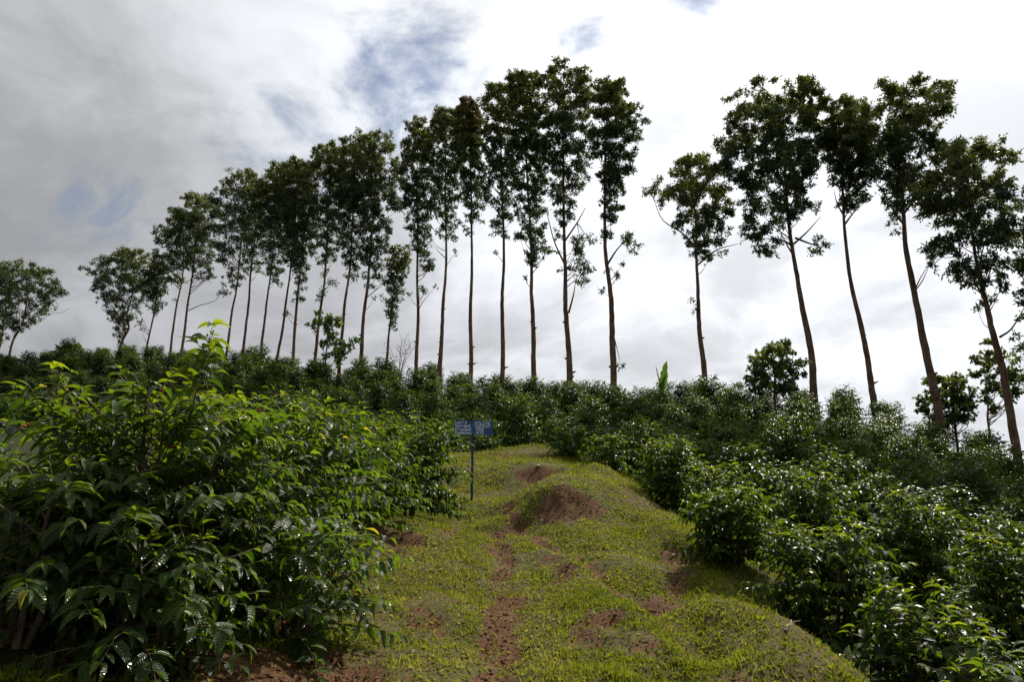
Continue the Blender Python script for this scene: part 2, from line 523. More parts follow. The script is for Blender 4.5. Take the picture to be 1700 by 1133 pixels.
def groove(pts, wid, dep):
    global Z
    q = [hit(*p) for p in pts]
    m = np.full(X.shape, 9e9)
    for a, b in zip(q[:-1], q[1:]):
        ab = b - a; L2 = (ab * ab).sum() + 1e-9
        t_ = np.clip(((X - a[0]) * ab[0] + (Y - a[1]) * ab[1]) / L2, 0, 1)
        m = np.minimum(m, (X - a[0] - t_ * ab[0]) ** 2 + (Y - a[1] - t_ * ab[1]) ** 2)
    Z = Z + np.where(_near, dep * np.exp(-m / (2 * wid * wid)), 0)


groove([(842, 838), (862, 872), (908, 902), (985, 936), (1050, 986), (1090, 1012), (1160, 1075)], .20, -.15)
groove([(832, 885), (838, 950), (840, 1010), (826, 1080), (800, 1130)], .24, -.09)
groove([(848, 868), (900, 905), (970, 955), (1040, 1015), (1100, 1080)], .22, .11)
groove([(1095, 915), (1125, 950), (1100, 990)], .22, -.13)
groove([(1110, 885), (1165, 925)], .16, .12)
nx, ny = len(gx), len(gy)
idx = np.arange(nx * ny).reshape(ny, nx)
Fq = np.stack([idx[:-1, :-1], idx[:-1, 1:], idx[1:, 1:], idx[1:, :-1]], -1).reshape(-1, 4)
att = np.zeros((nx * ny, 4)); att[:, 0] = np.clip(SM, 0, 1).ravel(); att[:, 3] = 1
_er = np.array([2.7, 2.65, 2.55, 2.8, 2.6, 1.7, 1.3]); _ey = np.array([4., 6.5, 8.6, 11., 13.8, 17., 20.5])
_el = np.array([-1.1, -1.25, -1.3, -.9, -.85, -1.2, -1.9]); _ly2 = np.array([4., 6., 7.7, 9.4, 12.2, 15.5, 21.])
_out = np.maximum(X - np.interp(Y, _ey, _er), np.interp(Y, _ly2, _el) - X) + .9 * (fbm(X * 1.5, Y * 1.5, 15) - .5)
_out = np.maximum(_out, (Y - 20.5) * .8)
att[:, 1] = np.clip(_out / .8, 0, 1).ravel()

mg, t = new_mat('ground_soil_and_turf')
tc = t.n('ShaderNodeTexCoord').outputs['Object']
sxyz = t.n('ShaderNodeSeparateXYZ', {0: t.n('ShaderNodeAttribute', attribute_name='lf', attribute_type='GEOMETRY').outputs['Color']})
sa = sxyz.outputs[0]
n1 = t.noise(tc, 3.0, 8, .65); n2 = t.noise(tc, 22.0, 6, .7); n3 = t.noise(tc, .7, 4, .5)
soil = t.ramp(n2, [(.28, (.038, .017, .007)), (.5, (.105, .048, .019)), (.68, (.17, .090, .042))])
soil = t.mix(t.maprange(n1, .5, .75), soil, (.085, .052, .026, 1))
turf = t.ramp(n2, [(.3, (.040, .042, .011)), (.52, (.090, .082, .024)), (.72, (.150, .118, .045))])
turf = t.mix(t.maprange(n3, .42, .66, 0, .6), turf, (.110, .070, .032, 1))
f = t.maprange(t.math('ADD', sa, t.math('MULTIPLY', t.math('SUBTRACT', n2, .5), .9)), .32, .6)
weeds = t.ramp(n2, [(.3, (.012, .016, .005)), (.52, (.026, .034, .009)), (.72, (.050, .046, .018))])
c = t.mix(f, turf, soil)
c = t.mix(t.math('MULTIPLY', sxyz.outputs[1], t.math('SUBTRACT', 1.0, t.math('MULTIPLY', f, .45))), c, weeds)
hgt = t.math('ADD', t.math('MULTIPLY', n2, .6), t.math('MULTIPLY', n1, .6))
bp = t.n('ShaderNodeBump', {'Height': hgt, 'Strength': .9, 'Distance': .05})
pr = t.n('ShaderNodeBsdfPrincipled', {'Base Color': c, 'Roughness': .95, 'Specular IOR Level': .15, 'Normal': bp.outputs[0]})
t.n('ShaderNodeOutputMaterial', {'Surface': pr.outputs[0]})
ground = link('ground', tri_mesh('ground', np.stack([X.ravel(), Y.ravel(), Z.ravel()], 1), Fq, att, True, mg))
tag(ground, 'reddish soil hillside with short turf along the trodden path', None, kind='structure')

_Zi = Z


def Hg(x, y):
    """height of the built ground (bilinear on the grid)"""
    x = np.asarray(x, float); y = np.asarray(y, float)
    i = np.clip(np.searchsorted(gx, x) - 1, 0, nx - 2); j = np.clip(np.searchsorted(gy, y) - 1, 0, ny - 2)
    fx = (x - gx[i]) / (gx[i + 1] - gx[i]); fy = (y - gy[j]) / (gy[j + 1] - gy[j])
    return (_Zi[j, i] * (1 - fx) * (1 - fy) + _Zi[j, i + 1] * fx * (1 - fy) + _Zi[j + 1, i] * (1 - fx) * fy + _Zi[j + 1, i + 1] * fx * fy)


# ------------------------------------------------------------------ eucalyptus trees
def sprays(rng, C, rc, n_leaf, up, L0=.20, W0=.042, redness=0):
    """leaf clump: twigs radiating from C, leaves hanging along them"""
    nt = 7
    td = norm(rng.standard_normal((nt, 3)) + np.array([0, 0, .55]) + up * .5)
    tl = rc * rng.uniform(.7, 1.25, nt)
    k = rng.integers(0, nt, n_leaf)
    s = rng.uniform(.15, 1, n_leaf) ** .75
    P = C + td[k] * (tl[k] * s)[:, None] + rng.standard_normal((n_leaf, 3)) * rc * .13
    P[:, 2] -= (tl[k] * s) ** 2 * .22
    D = td[k] * .45 + rng.standard_normal((n_leaf, 3)) * .62 + np.array([0, 0, -.45])
    N = rng.standard_normal((n_leaf, 3)) + np.array([0, 0, .5])
    return P, D, N, L0 * rng.uniform(.65, 1.25, n_leaf), W0 * rng.uniform(.7, 1.3, n_leaf), C, td, tl


KITE = [(np.array([(0, 0, 0), (-1, .42, .02), (0.12, 1, -.10), (1, .42, .02)], float), np.array([(0, 1, 3), (1, 2, 3)]), np.array([(0, 0), (.4, -1), (1, 0), (.4, 1)], float))]


def make_tree(name, trunk_px, d, r0, rows, label, seed, tufts=(), limbs=(), leafmat=None, dens=1.0, red_top=False, group=None, cat='tree', drift=0.0, maxclump=400, rcmul=1.0, wmul=1.28, leaf=(.225, .040)):
    rng = np.random.default_rng(seed)
    if wmul > 1.2: dens = dens * float(np.interp(d, [36, 42, 50, 58], [1.55, 1.35, 1.1, .85]))
    pts = [at(u, v, d + drift * i) for i, (u, v) in enumerate(trunk_px)]
    # carry the trunk down to the ground
    dn = pts[0] - pts[1]; dn /= abs(dn[2])
    b = pts[0].copy()
    for _ in range(60):
        if b[2] <= float(Hg(b[0], b[1])) - .05: break
        b = b + dn * np.array([.5, .5, 1]) * .1
    base = np.array([b[0], b[1], float(Hg(b[0], b[1]))])
    pts = [b - np.array([0, 0, .25])] + pts
    line = smooth_line(pts, 46)
    ph_ = rng.uniform(0, 6.28, 4); sl_ = np.linspace(0, 1, len(line))
    line[:, 0] += r0 * .28 * (np.sin(sl_ * 9 + ph_[0]) + .5 * np.sin(sl_ * 21 + ph_[1])) * np.clip(sl_ * 6, 0, 1)
    line[:, 1] += r0 * .3 * np.sin(sl_ * 10 + ph_[2]) * np.clip(sl_ * 6, 0, 1)
    line[3:-1] += rng.standard_normal((len(line) - 4, 3)) * r0 * .03
    m2 = d / FPX                                               # metres per pixel at this depth
    root = link(name, None, None, base)
    root.empty_display_size = .5
    tag(root, label, cat, group)
    tt = np.linspace(0, 1, len(line))
    rad = r0 * (1 - .80 * tt ** 1.15); rad[0] *= 1.35; rad[1] *= 1.15; rad[-1] = r0 * .05; rad[-2] = r0 * .11
    T = Tubes(); T.add(line - base, rad, 9, .05, rng)
    # knots and branch stubs on the bare bole
    for _ in range(7):
        k = rng.integers(4, 24); a = rng.uniform(0, 6.28)
        o = np.array([math.cos(a), math.sin(a), .35]) * rad[k]
        T.add([line[k] - base, line[k] - base + o * 1.15, line[k] - base + o * rng.uniform(1.5, 2.4)], [rad[k] * .55, rad[k] * .4, rad[k] * .14], 5)
    trunk = link('trunk', T.mesh('trunk', M_BARK), root)
    # clump centres inside the crown outline
    rows = sorted(rows)
    vs = np.array([r[0] for r in rows], float); uL = np.array([r[1] for r in rows], float); uR = np.array([r[2] for r in rows], float)
    C = []; RC = []; HUB = []
    tries = 0
    fr0 = (vs - vs[0]) / (vs[-1] - vs[0])
    if wmul > 1.2:                                             # domed top, crown drawn in towards its ragged underside
        kk = np.interp(fr0, [0, .1, .45, .75, 1], [1.1, 1.1, 1.0, .80, .62])
        cu_ = (uL + uR) / 2; hw_ = (uR - uL) / 2 * kk; uL, uR = cu_ - hw_, cu_ + hw_
    wmax = (uR - uL).max() * .5 * m2 * wmul
    hh = (vs[-1] - vs[0]) * m2
    MC = []; MR = []
    while tries < 2000 and len(MC) < maxclump:
        tries += 1
        v = rng.uniform(vs[0], vs[-1])
        fr = (v - vs[0]) / (vs[-1] - vs[0])
        l = np.interp(v, vs, uL); r = np.interp(v, vs, uR)
        hw = (r - l) * .5 * m2 * wmul
        if rng.uniform() > np.interp(fr, [0, .42, .6, .8, 1], [1, 1, .40, .10, .02]) and wmul > 1.2 and tries > 30: continue
        R_ = float(np.clip(.38 * hw, .40, 1.0)) * rng.uniform(.75, 1.25) * rcmul
        if (v - vs[0]) * m2 < R_ * .85: continue
        eff = max(hw - R_ * .62, .03)
        a = rng.uniform(0, 2 * math.pi); q = rng.uniform(0, 1) ** .5
        c = at((l + r) / 2, v, d + drift * 2)
        c = c + np.array([math.cos(a) * eff * q, math.sin(a) * min(eff, 2.4) * q, 0])
        if any(((c - c2) ** 2).sum() < (.68 * (R_ + r2)) ** 2 for c2, r2 in zip(MC, MR)): continue
        MC.append(c); MR.append(R_)
    for c, R_ in zip(MC, MR):
        for _ in range(int(rng.integers(5, 8))):
            o_ = rng.standard_normal(3) * R_ * .44; o_[2] = o_[2] * .62 + .12 * R_
            C.append(c + o_); RC.append(R_ * rng.uniform(.38, .55)); HUB.append(c)
    for (u, v, rp) in tufts:
        for _ in range(max(1, int((rp * m2 / .33) ** 2))):
            j = rng.standard_normal(3) * rp * m2 * (.42 if rp * m2 > .5 else .1)
            C.append(at(u, v, d) + j); RC.append(max(.24, min(.5, rp * m2 * .55))); HUB.append(None)
    # limbs and branches
    B = Tubes(); LB = []
    zt = line[:, 2]
    tops = pts[-1][2]
    Ps, Ds, Ns, Ls, Ws, Rn, AgSun = [], [], [], [], [], [], []
    limb_pts = [at(u, v, d + dd) for lm in limbs for (u, v, dd) in lm[1:]]
    for lm in limbs:
        q = smooth_line([at(u, v, d + dd) for (u, v, dd) in lm], 12)
        tl = Tubes(); tl.add(q - base, np.linspace(r0 * .30, r0 * .07, 12), 6)
        link('limb', tl.mesh('limb', M_BARK), root)
    done = {}
    for c_leaf, rc, hub in zip(C, RC, HUB):
        c = c_leaf if hub is None else hub
        k = int(np.argmin(np.abs(zt - c[2])))
        hd = np.hypot(*(c[:2] - line[k][:2]))
        za = c[2] - .25 - hd * rng.uniform(.7, 1.25)
        za = max(za, zt[0] + (zt[-1] - zt[0]) * .25)
        k = int(np.argmin(np.abs(zt - za)))
        p0 = line[k]
        if limb_pts:
            dl = [np.linalg.norm(c - lp) for lp in limb_pts]
            if min(dl) < np.linalg.norm(c - p0) * .6: p0 = limb_pts[int(np.argmin(dl))]
        ln = np.linalg.norm(c - p0)
        if ln > .15 and id(c) not in done:
            done[id(c)] = 1
            mid = p0 * .5 + c * .5 + np.array([0, 0, -.10 * ln]) + rng.standard_normal(3) * .05 * ln
            r1 = min(rad[k] * .5, .014 + .013 * ln)
            B.add(smooth_line([p0, mid, c], 5) - base, np.linspace(r1, .007, 5), 4)
        if hub is not None:
            B.add([c - base, c_leaf - base], [.013, .006], 3)
        c = c_leaf
        up = norm(c - line[k]) if hd > .1 else np.array([0, 0, 1.])
        nl = int((56 + 32 * np.clip((c[2] - (tops - .62 * hh)) / (.3 * hh), 0, 1)) * dens * (rc / .42) ** 1.6) + 8
        P, D, N, L, W, Cc, td, tw = sprays(rng, c, rc, nl, up, leaf[0], leaf[1])
        Ps.append(P - base); Ds.append(D); Ns.append(N); Ls.append(L); Ws.append(W)
        Rn.append(np.clip(rng.uniform(0, .55) + rng.uniform(0, .45, nl), 0, .999))
        hi = np.clip((c[2] - (tops - .32 * hh)) / (.32 * hh + 1e-6), 0, 1)  # paler towards the crown top: young leaf flush plus sunlight painted into the tint
        AgSun.append(np.clip(hi * .8 + rng.uniform(-.25, .2, nl) + rng.uniform(-.1, .22), 0, 1))
    P = np.vstack(Ps); D = np.vstack(Ds); N = np.vstack(Ns); L = np.concatenate(Ls); W = np.concatenate(Ws); rn = np.concatenate(Rn); ag_sun = np.concatenate(AgSun)
    V, F, A = leaf_mesh_arrays(P, D, N, L, W * 2, rn * .45, ag_sun, KITE, np.zeros(len(P), int))
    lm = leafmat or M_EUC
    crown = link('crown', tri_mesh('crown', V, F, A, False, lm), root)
    crown['kind'] = 'stuff'
    if red_top:
        sel = P[:, 2] + base[2] > tops - .10 * hh
        V, F, A = leaf_mesh_arrays(P[sel] + .03, D[sel] + .2, N[sel], L[sel], W[sel] * 2, rn[sel] * .45, ag_sun[sel], KITE, np.zeros(sel.sum(), int))
        ry = link('young_leaves', tri_mesh('young_leaves', V, F, A, False, M_EUC_RED), root)
        ry['kind'] = 'stuff'; ry['label'] = 'reddish young leaves at the very top of the crown'
    br = link('branches', B.mesh('branches', M_BARK), root)
    br['kind'] = 'stuff'
    return root, len(P)


EG = 'eucalyptus trees along the ridge'
NL = 0
SPEC = [
    # trunk pixels, depth, radius, crown rows (v, left, right), label, options
    ([(13, 602), (22, 565), (38, 535), (48, 480), (52, 440)], 64, .13, [(437, 38, 60), (455, 12, 76), (480, -2, 92), (510, 0, 88), (535, 8, 66), (552, 14, 40)], 'low forked eucalyptus at the far left edge with a bare branch reaching right',
     dict(limbs=[[(22, 560, 0), (42, 536, 0), (70, 522, 0), (100, 520, 0), (118, 510, 0)]])),
    ([(-18, 610), (2, 570), (10, 500), (4, 445)], 66, .13, [(440, -8, 14), (470, -30, 24), (510, -34, 26), (545, -30, 20), (575, -20, 10)], 'eucalyptus cut by the left edge of the photo, leaning right', {}),
    ([(196, 585), (204, 565), (214, 545), (211, 520), (219, 485), (226, 415)], 66, .16, [(412, 214, 236), (430, 190, 246), (460, 162, 254), (490, 165, 250), (520, 176, 226), (550, 190, 214), (572, 190, 208)], 'short eucalyptus with a crooked base, leafy down its left side',
     {}),
    ([(243, 582), (254, 530), (262, 470), (266, 440)], 65, .11, [(432, 258, 274), (460, 238, 280), (500, 244, 272), (525, 244, 270)], 'thin small eucalyptus right of the crooked one', dict(tufts=((238, 540, 11), (232, 520, 7)))),
    ([(283, 582), (291, 520), (303, 460), (305, 380)], 64, .14, [(350, 296, 322), (380, 272, 330), (420, 256, 330), (450, 262, 318), (475, 278, 312)], 'eucalyptus with a dark crown left of a taller twin', dict(tufts=((290, 500, 7),))),
    ([(302, 583), (311, 510), (322, 440), (335, 340)], 63, .16, [(320, 322, 346), (345, 300, 358), (385, 290, 362), (430, 300, 362), (470, 318, 355)], 'eucalyptus with one bare branch ending in a hanging leaf clump',
     dict(limbs=[[(313, 516, 0), (330, 508, 0), (356, 500, 0), (366, 488, 0)]], tufts=((370, 490, 13), (366, 470, 10)))),
    ([(375, 592), (386, 520), (396, 450), (408, 300)], 60, .15, [(283, 398, 418), (305, 378, 430), (350, 354, 436), (400, 352, 428), (440, 358, 420), (480, 372, 408)], 'eucalyptus with a pointed pale green tip, first of the dense row', {}),
    ([(402, 595), (411, 510), (421, 420), (436, 320)], 58, .16, [(303, 426, 446), (330, 408, 456), (380, 398, 460), (420, 400, 450), (450, 408, 440)], 'eucalyptus half hidden behind the pale tipped one in the dense row', {}),
    ([(432, 592), (441, 520), (450, 450), (462, 300)], 57, .15, [(272, 450, 478), (310, 432, 492), (360, 430, 494), (410, 432, 484), (450, 436, 472), (475, 440, 464)], 'eucalyptus with a narrow low crown in the left of the dense row', {}),
    ([(460, 598), (472, 520), (484, 430), (490, 290)], 56, .15, [(268, 478, 504), (300, 462, 515), (360, 455, 520), (410, 462, 512), (440, 468, 505)], 'eucalyptus forking below its crown in the middle of the dense row', dict(limbs=[[(473, 505, 0), (480, 470, .3), (495, 440, .6)]])),
    ([(485, 604), (492, 520), (500, 440), (506, 300)], 55, .17, [(264, 488, 512), (290, 474, 522), (340, 470, 530), (400, 474, 526), (450, 480, 520), (500, 484, 508)], 'eucalyptus whose crown top stands beside a gap in the dense row', dict(tufts=((478, 520, 10),))),
    ([(522, 606), (532, 520), (541, 430), (548, 270)], 54, .17, [(236, 536, 558), (262, 518, 570), (310, 510, 580), (370, 514, 574), (420, 520, 566), (455, 526, 556)], 'eucalyptus rising behind the small open broadleaf tree', dict(tufts=((534, 490, 14), (548, 470, 12)))),
    ([(563, 610), (572, 520), (581, 430), (590, 260)], 53, .18, [(228, 576, 600), (255, 560, 612), (310, 552, 622), (370, 556, 616), (430, 562, 606), (470, 568, 598)], 'eucalyptus with a rounded top next to the tallest of the dense row', {}),
    ([(598, 610), (606, 520), (613, 430), (626, 260)], 52, .20, [(220, 612, 640), (245, 592, 656), (290, 580, 664), (340, 582, 664), (390, 590, 656), (440, 596, 640), (480, 600, 632)], 'broad crowned eucalyptus, tallest at the right end of the dense row',
     dict(tufts=((618, 496, 8), (640, 460, 12)))),
    ([(640, 612), (645, 560), (652, 500), (662, 430)], 51, .13, [(405, 654, 672), (430, 644, 680), (470, 638, 672), (510, 634, 664), (545, 640, 660)], 'thin short eucalyptus covered with leaves low on its stem', dict(dens=.55)),
    ([(690, 614), (693, 520), (694, 420), (692, 240)], 50, .18, [(198, 682, 702), (225, 670, 714), (280, 662, 722), (340, 668, 722), (390, 674, 716), (430, 680, 728), (455, 694, 730)], 'eucalyptus with a drooping clump low on its right side',
     dict(tufts=((716, 440, 15), (706, 486, 13), (722, 478, 8), (680, 490, 9)))),
    ([(731, 618), (736, 520), (739, 420), (740, 220)], 48.5, .20, [(178, 732, 752), (205, 714, 764), (260, 704, 774), (320, 702, 776), (360, 708, 768), (400, 716, 760)], 'eucalyptus with a straight clean stem left of the red tipped one', dict(tufts=((756, 420, 10), (716, 400, 12)))),
    ([(780, 628), (782, 520), (784, 400), (777, 210)], 47, .20, [(165, 766, 786), (190, 756, 794), (240, 756, 802), (300, 760, 806), (350, 764, 806), (395, 768, 798)], 'narrow eucalyptus with a reddish brown tip', dict(red_top=True, tufts=((766, 370, 12),), dens=.8)),
    ([(833, 636), (835, 520), (836, 400), (828, 190)], 45.5, .21, [(138, 816, 840), (165, 802, 852), (220, 802, 856), (280, 806, 858), (310, 794, 858), (345, 800, 862), (400, 820, 852)], 'eucalyptus with dark clumps midway and an airy upper crown', dict(tufts=((802, 312, 17), (824, 420, 8)), dens=.75)),
    ([(886, 640), (885, 520), (881, 420), (868, 170)], 44, .22, [(117, 850, 882), (140, 844, 888), (200, 846, 902), (280, 848, 910), (350, 850, 910), (400, 848, 916), (440, 860, 906)], 'eucalyptus with thin brownish tip and a ragged skirt of leaves', dict(tufts=((872, 462, 9), (900, 420, 18)))),
    ([(944, 646), (941, 520), (938, 400), (930, 160)], 43, .25, [(110, 908, 950), (130, 890, 968), (180, 884, 988), (240, 886, 990), (300, 894, 980), (350, 902, 968), (390, 912, 958)], 'tall domed eucalyptus with a dense leaf clump low on its right',
     dict(limbs=[[(938, 440, 0), (920, 400, .4), (906, 345, .8)], [(938, 400, 0), (958, 370, 0), (972, 345, 0)], [(944, 520, 0), (952, 490, 0), (955, 470, 0)]], tufts=((962, 410, 26), (958, 450, 24), (964, 475, 12), (928, 420, 12), (930, 450, 9)))),
    ([(1018, 648), (1014, 520), (1007, 400), (1004, 180)], 41.5, .26, [(132, 990, 1024), (160, 984, 1042), (210, 986, 1062), (260, 990, 1058), (310, 994, 1040), (360, 992, 1034), (400, 992, 1030)], 'domed eucalyptus at the right end of the centre row with a tuft near its foot',
     dict(tufts=((1044, 400, 22), (1030, 440, 10), (1022, 460, 13), (1000, 482, 11), (1030, 604, 10), (1012, 450, 10), (1052, 420, 10)), limbs=[[(1008, 440, 0), (1024, 415, 0), (1042, 396, 0)]])),
    ([(1168, 640), (1162, 540), (1158, 440), (1150, 330)], 40, .21, [(264, 1134, 1160), (290, 1112, 1190), (330, 1104, 1216), (370, 1116, 1220), (400, 1132, 1208), (425, 1150, 1196)], 'lone eucalyptus in the gap with a long bare limb out to the left',
     dict(limbs=[[(1155, 410, 0), (1130, 385, 0), (1100, 365, 0), (1085, 330, 0)], [(1158, 440, 0), (1190, 415, 0), (1226, 405, .5)], [(1157, 415, 0), (1170, 400, .5), (1186, 380, .8)]], tufts=((1078, 315, 19), (1092, 300, 14), (1100, 345, 13), (1154, 520, 11), (1150, 500, 6), (1206, 420, 12), (1176, 432, 9)), dens=.8)),
    ([(1350, 642), (1334, 520), (1316, 400), (1292, 190)], 37, .235, [(138, 1264, 1322), (160, 1240, 1350), (200, 1208, 1364), (245, 1192, 1376), (285, 1206, 1378), (320, 1236, 1366), (350, 1224, 1350), (395, 1226, 1332), (420, 1250, 1300)], 'big round crowned eucalyptus, broadest on the ridge',
     dict(limbs=[[(1318, 410, 0), (1296, 398, 0), (1262, 396, .3)], [(1318, 405, 0), (1340, 385, 0), (1362, 360, 0)], [(1320, 395, 0), (1346, 405, 0), (1364, 410, 0)], [(1306, 350, 0), (1284, 330, .5), (1268, 310, .8)]], tufts=((1362, 412, 22), (1276, 425, 20), (1240, 380, 22), (1256, 405, 18)), maxclump=500)),
    ([(1450, 664), (1428, 540), (1405, 400), (1396, 210)], 36.5, .20, [(164, 1386, 1418), (190, 1370, 1432), (240, 1366, 1448), (290, 1374, 1452), (330, 1384, 1446), (362, 1396, 1436)], 'slim eucalyptus leaning left between two big crowned ones',
     dict(limbs=[[(1403, 372, 0), (1418, 352, 0), (1436, 335, 0)], [(1402, 360, 0), (1390, 338, 0), (1384, 315, 0)]])),
    ([(1557, 702), (1536, 580), (1512, 440), (1498, 350), (1482, 200)], 33.5, .24, [(146, 1456, 1512), (170, 1436, 1540), (210, 1428, 1568), (260, 1430, 1566), (300, 1444, 1552), (340, 1456, 1536), (372, 1466, 1500)], 'eucalyptus with a thick knotty leaning trunk and dense dark crown',
     dict(limbs=[[(1503, 375, 0), (1486, 355, 0), (1470, 325, 0)], [(1500, 355, 0), (1516, 335, 0), (1532, 315, 0)]], tufts=((1490, 385, 13), (1478, 370, 13), (1548, 430, 16)), maxclump=480)),
    ([(1692, 775), (1664, 620), (1645, 530), (1624, 450), (1600, 310)], 30, .205, [(240, 1572, 1602), (262, 1556, 1640), (300, 1538, 1668), (350, 1528, 1690), (400, 1530, 1698), (440, 1560, 1690), (480, 1604, 1680)], 'eucalyptus at the right edge with a forked curving trunk',
     dict(limbs=[[(1636, 500, 0), (1614, 460, 0), (1594, 425, 0)], [(1660, 560, 0), (1680, 545, 0), (1704, 505, 0)], [(1630, 470, 0), (1628, 430, 0), (1640, 390, 0)]], tufts=((1646, 500, 20), (1620, 520, 13), (1664, 480, 18), (1550, 425, 14), (1684, 560, 12)), maxclump=420)),
    ([(1745, 800), (1730, 640), (1722, 520), (1715, 380)], 28, .22, [(330, 1720, 1750), (380, 1706, 1780), (440, 1700, 1790), (500, 1706, 1785), (560, 1704, 1780), (620, 1696, 1770), (690, 1700, 1760)], 'leafy eucalyptus mostly beyond the right edge of the photo', dict(dens=.6)),
]
for i, (tp, d, r0, rows, label, opt) in enumerate(SPEC):
    _, n_ = make_tree('eucalyptus_tree', tp, d, r0, rows, label, 100 + i, group=EG, **opt)
    NL += n_
print('eucalyptus leaves', NL)

# small broadleaf trees and shrubs on the ridge
BL = (.17, .075)
make_tree('broadleaf_tree', [(540, 606), (542, 575), (545, 545), (548, 520)], 50, .07, [(512, 530, 560), (530, 505, 572), (560, 495, 592), (585, 520, 600), (600, 530, 590)], 'small open broadleaf tree among the eucalyptus stems left of centre', 300,
          leafmat=M_BROAD, dens=.30, rcmul=.8, leaf=(.24, .09), maxclump=20, wmul=1.0, limbs=[[(541, 590, 0), (525, 560, 0), (512, 540, 0)], [(541, 580, 0), (560, 555, 0), (580, 560, 0)]])
make_tree('broadleaf_shrub', [(1286, 650), (1286, 630), (1284, 610), (1284, 592)], 35, .06, [(572, 1268, 1312), (590, 1240, 1334), (615, 1230, 1338), (640, 1234, 1336), (655, 1240, 1330)], 'rounded pale green shrub on the ridge at the foot of the broad eucalyptus', 301,
          leafmat=M_BROAD, dens=.8, rcmul=.85, leaf=(.17, .06), maxclump=36, wmul=1.0)
make_tree('broadleaf_shrub', [(1585, 705), (1583, 680), (1580, 660), (1578, 645)], 35.5, .07, [(624, 1560, 1592), (640, 1528, 1612), (665, 1522, 1620), (690, 1540, 1616), (705, 1550, 1610)], 'dark round shrub right behind the thick knotty eucalyptus trunk', 302,
          leafmat=M_BROAD, dens=1.1, rcmul=.85, leaf=(.17, .06), maxclump=34, wmul=1.0)
make_tree('broadleaf_tree', [(1642, 712), (1640, 680), (1637, 650), (1634, 600)], 33, .06, [(560, 1630, 1650), (590, 1614, 1668), (625, 1616, 1690), (660, 1630, 1700), (690, 1640, 1705)], 'thin stemmed leafy tree behind the forked eucalyptus at right', 303,
          leafmat=M_BROAD, dens=.5, rcmul=.8, leaf=(.18, .07), maxclump=22, wmul=1.0, tufts=((1676, 600, 22), (1690, 640, 24)))
make_tree('broadleaf_shrub', [(118, 596), (118, 588), (119, 580)], 66, .06, [(571, 108, 130), (580, 98, 136), (592, 98, 136), (600, 100, 134)], 'small dark round shrub on the left skyline beyond the big bush', 304,
          leafmat=M_BROAD, dens=.6, rcmul=.8, leaf=(.2, .08), wmul=1.0)


def bare_shrub(px, d, label, seed):
    rng = np.random.default_rng(seed)
    b = at(px[0], px[1], d); b[2] = float(Hg(b[0], b[1]))
    root = link('bare_shrub', None, None, b); tag(root, label, 'shrub')
    m2 = d / FPX
    for s in range(8):
        T = Tubes()
        a = rng.uniform(0, 6.28); out = rng.uniform(.3, 1.0)
        top = np.array([math.cos(a) * out * 42 * m2, math.sin(a) * out * 22 * m2, (px[1] - px[2]) * m2 * rng.uniform(.75, 1.0) + 1.4])
        q = smooth_line([np.zeros(3), top * np.array([.35, .35, .55]), top], 8)
        T.add(q, np.linspace(.028, .007, 8), 5)
        for k in range(7):
            i = rng.integers(3, 8); p = q[i]
            e = p + norm(rng.standard_normal(3) + np.array([0, 0, .7])) * rng.uniform(.3, .8)
            T.add([p, (p + e) / 2 + rng.standard_normal(3) * .04, e], [.011, .008, .004], 4)
            for _ in range(2):
                e2 = e + norm(rng.standard_normal(3) + np.array([0, 0, .5])) * rng.uniform(.12, .3)
                T.add([(p + e) / 2, e2], [.006, .003], 3)
        link('stem', T.mesh('stem', M_TWIG), root)


bare_shrub((662, 612, 556), 49.5, 'leafless twiggy shrub among the stems of the eucalyptus row', 5)


def banana(px, d, label):
    b = at(px[0], px[1], d); b[2] = float(Hg(b[0], b[1]))
    root = link('banana_plant', None, None, b); tag(root, label, 'plant')
    m2 = d / FPX
    z0 = at(px[0], px[1], d)[2] - b[2]
    T = Tubes(); T.add([(0, 0, -.05), (.02, 0, z0 * .6), (.03, 0, z0)], [.11, .09, .06], 10)
    link('stem', T.mesh('stem', M_BANANA), root)
    for (dx, top, wd, lean, twist) in ((9, 48, .30, .10, .5), (-4, 40, .16, -.25, 1.2), (2, 26, .26, .5, 2.4)):
        n = 16; V = []; F = []; A = []
        L = (top) * m2 + .35
        rng = np.random.default_rng(int(top))
        for k in range(n + 1):
            t_ = k / n
            wv = wd * math.sin(math.pi * min(1, .08 + t_ * .92)) ** .6 * (1 if k % 3 else .72)
            c_ = np.array([dx * m2 * t_ + lean * t_ ** 2 * .6, 0, z0 - .35 + L * t_])
            s_ = np.array([math.cos(twist), math.sin(twist), 0])
            f_ = np.array([-math.sin(twist), math.cos(twist), 0]) * .35
            for q in (-1, 0, 1):
                V.append(c_ + s_ * wv * q + f_ * abs(q) * wv - np.array([0, 0, .25 * wv * abs(q)])); A.append((t_, q, .3, .3))
        for k in range(n):
            for c_ in (0, 1):
                a = k * 3 + c_; F += [(a, a + 1, a + 4), (a, a + 4, a + 3)]
        link('leaf', tri_mesh('leaf', V, F, A, False, M_BANANA), root)


banana((1099, 645), 38, 'young banana plant with upright torn leaves on the skyline')


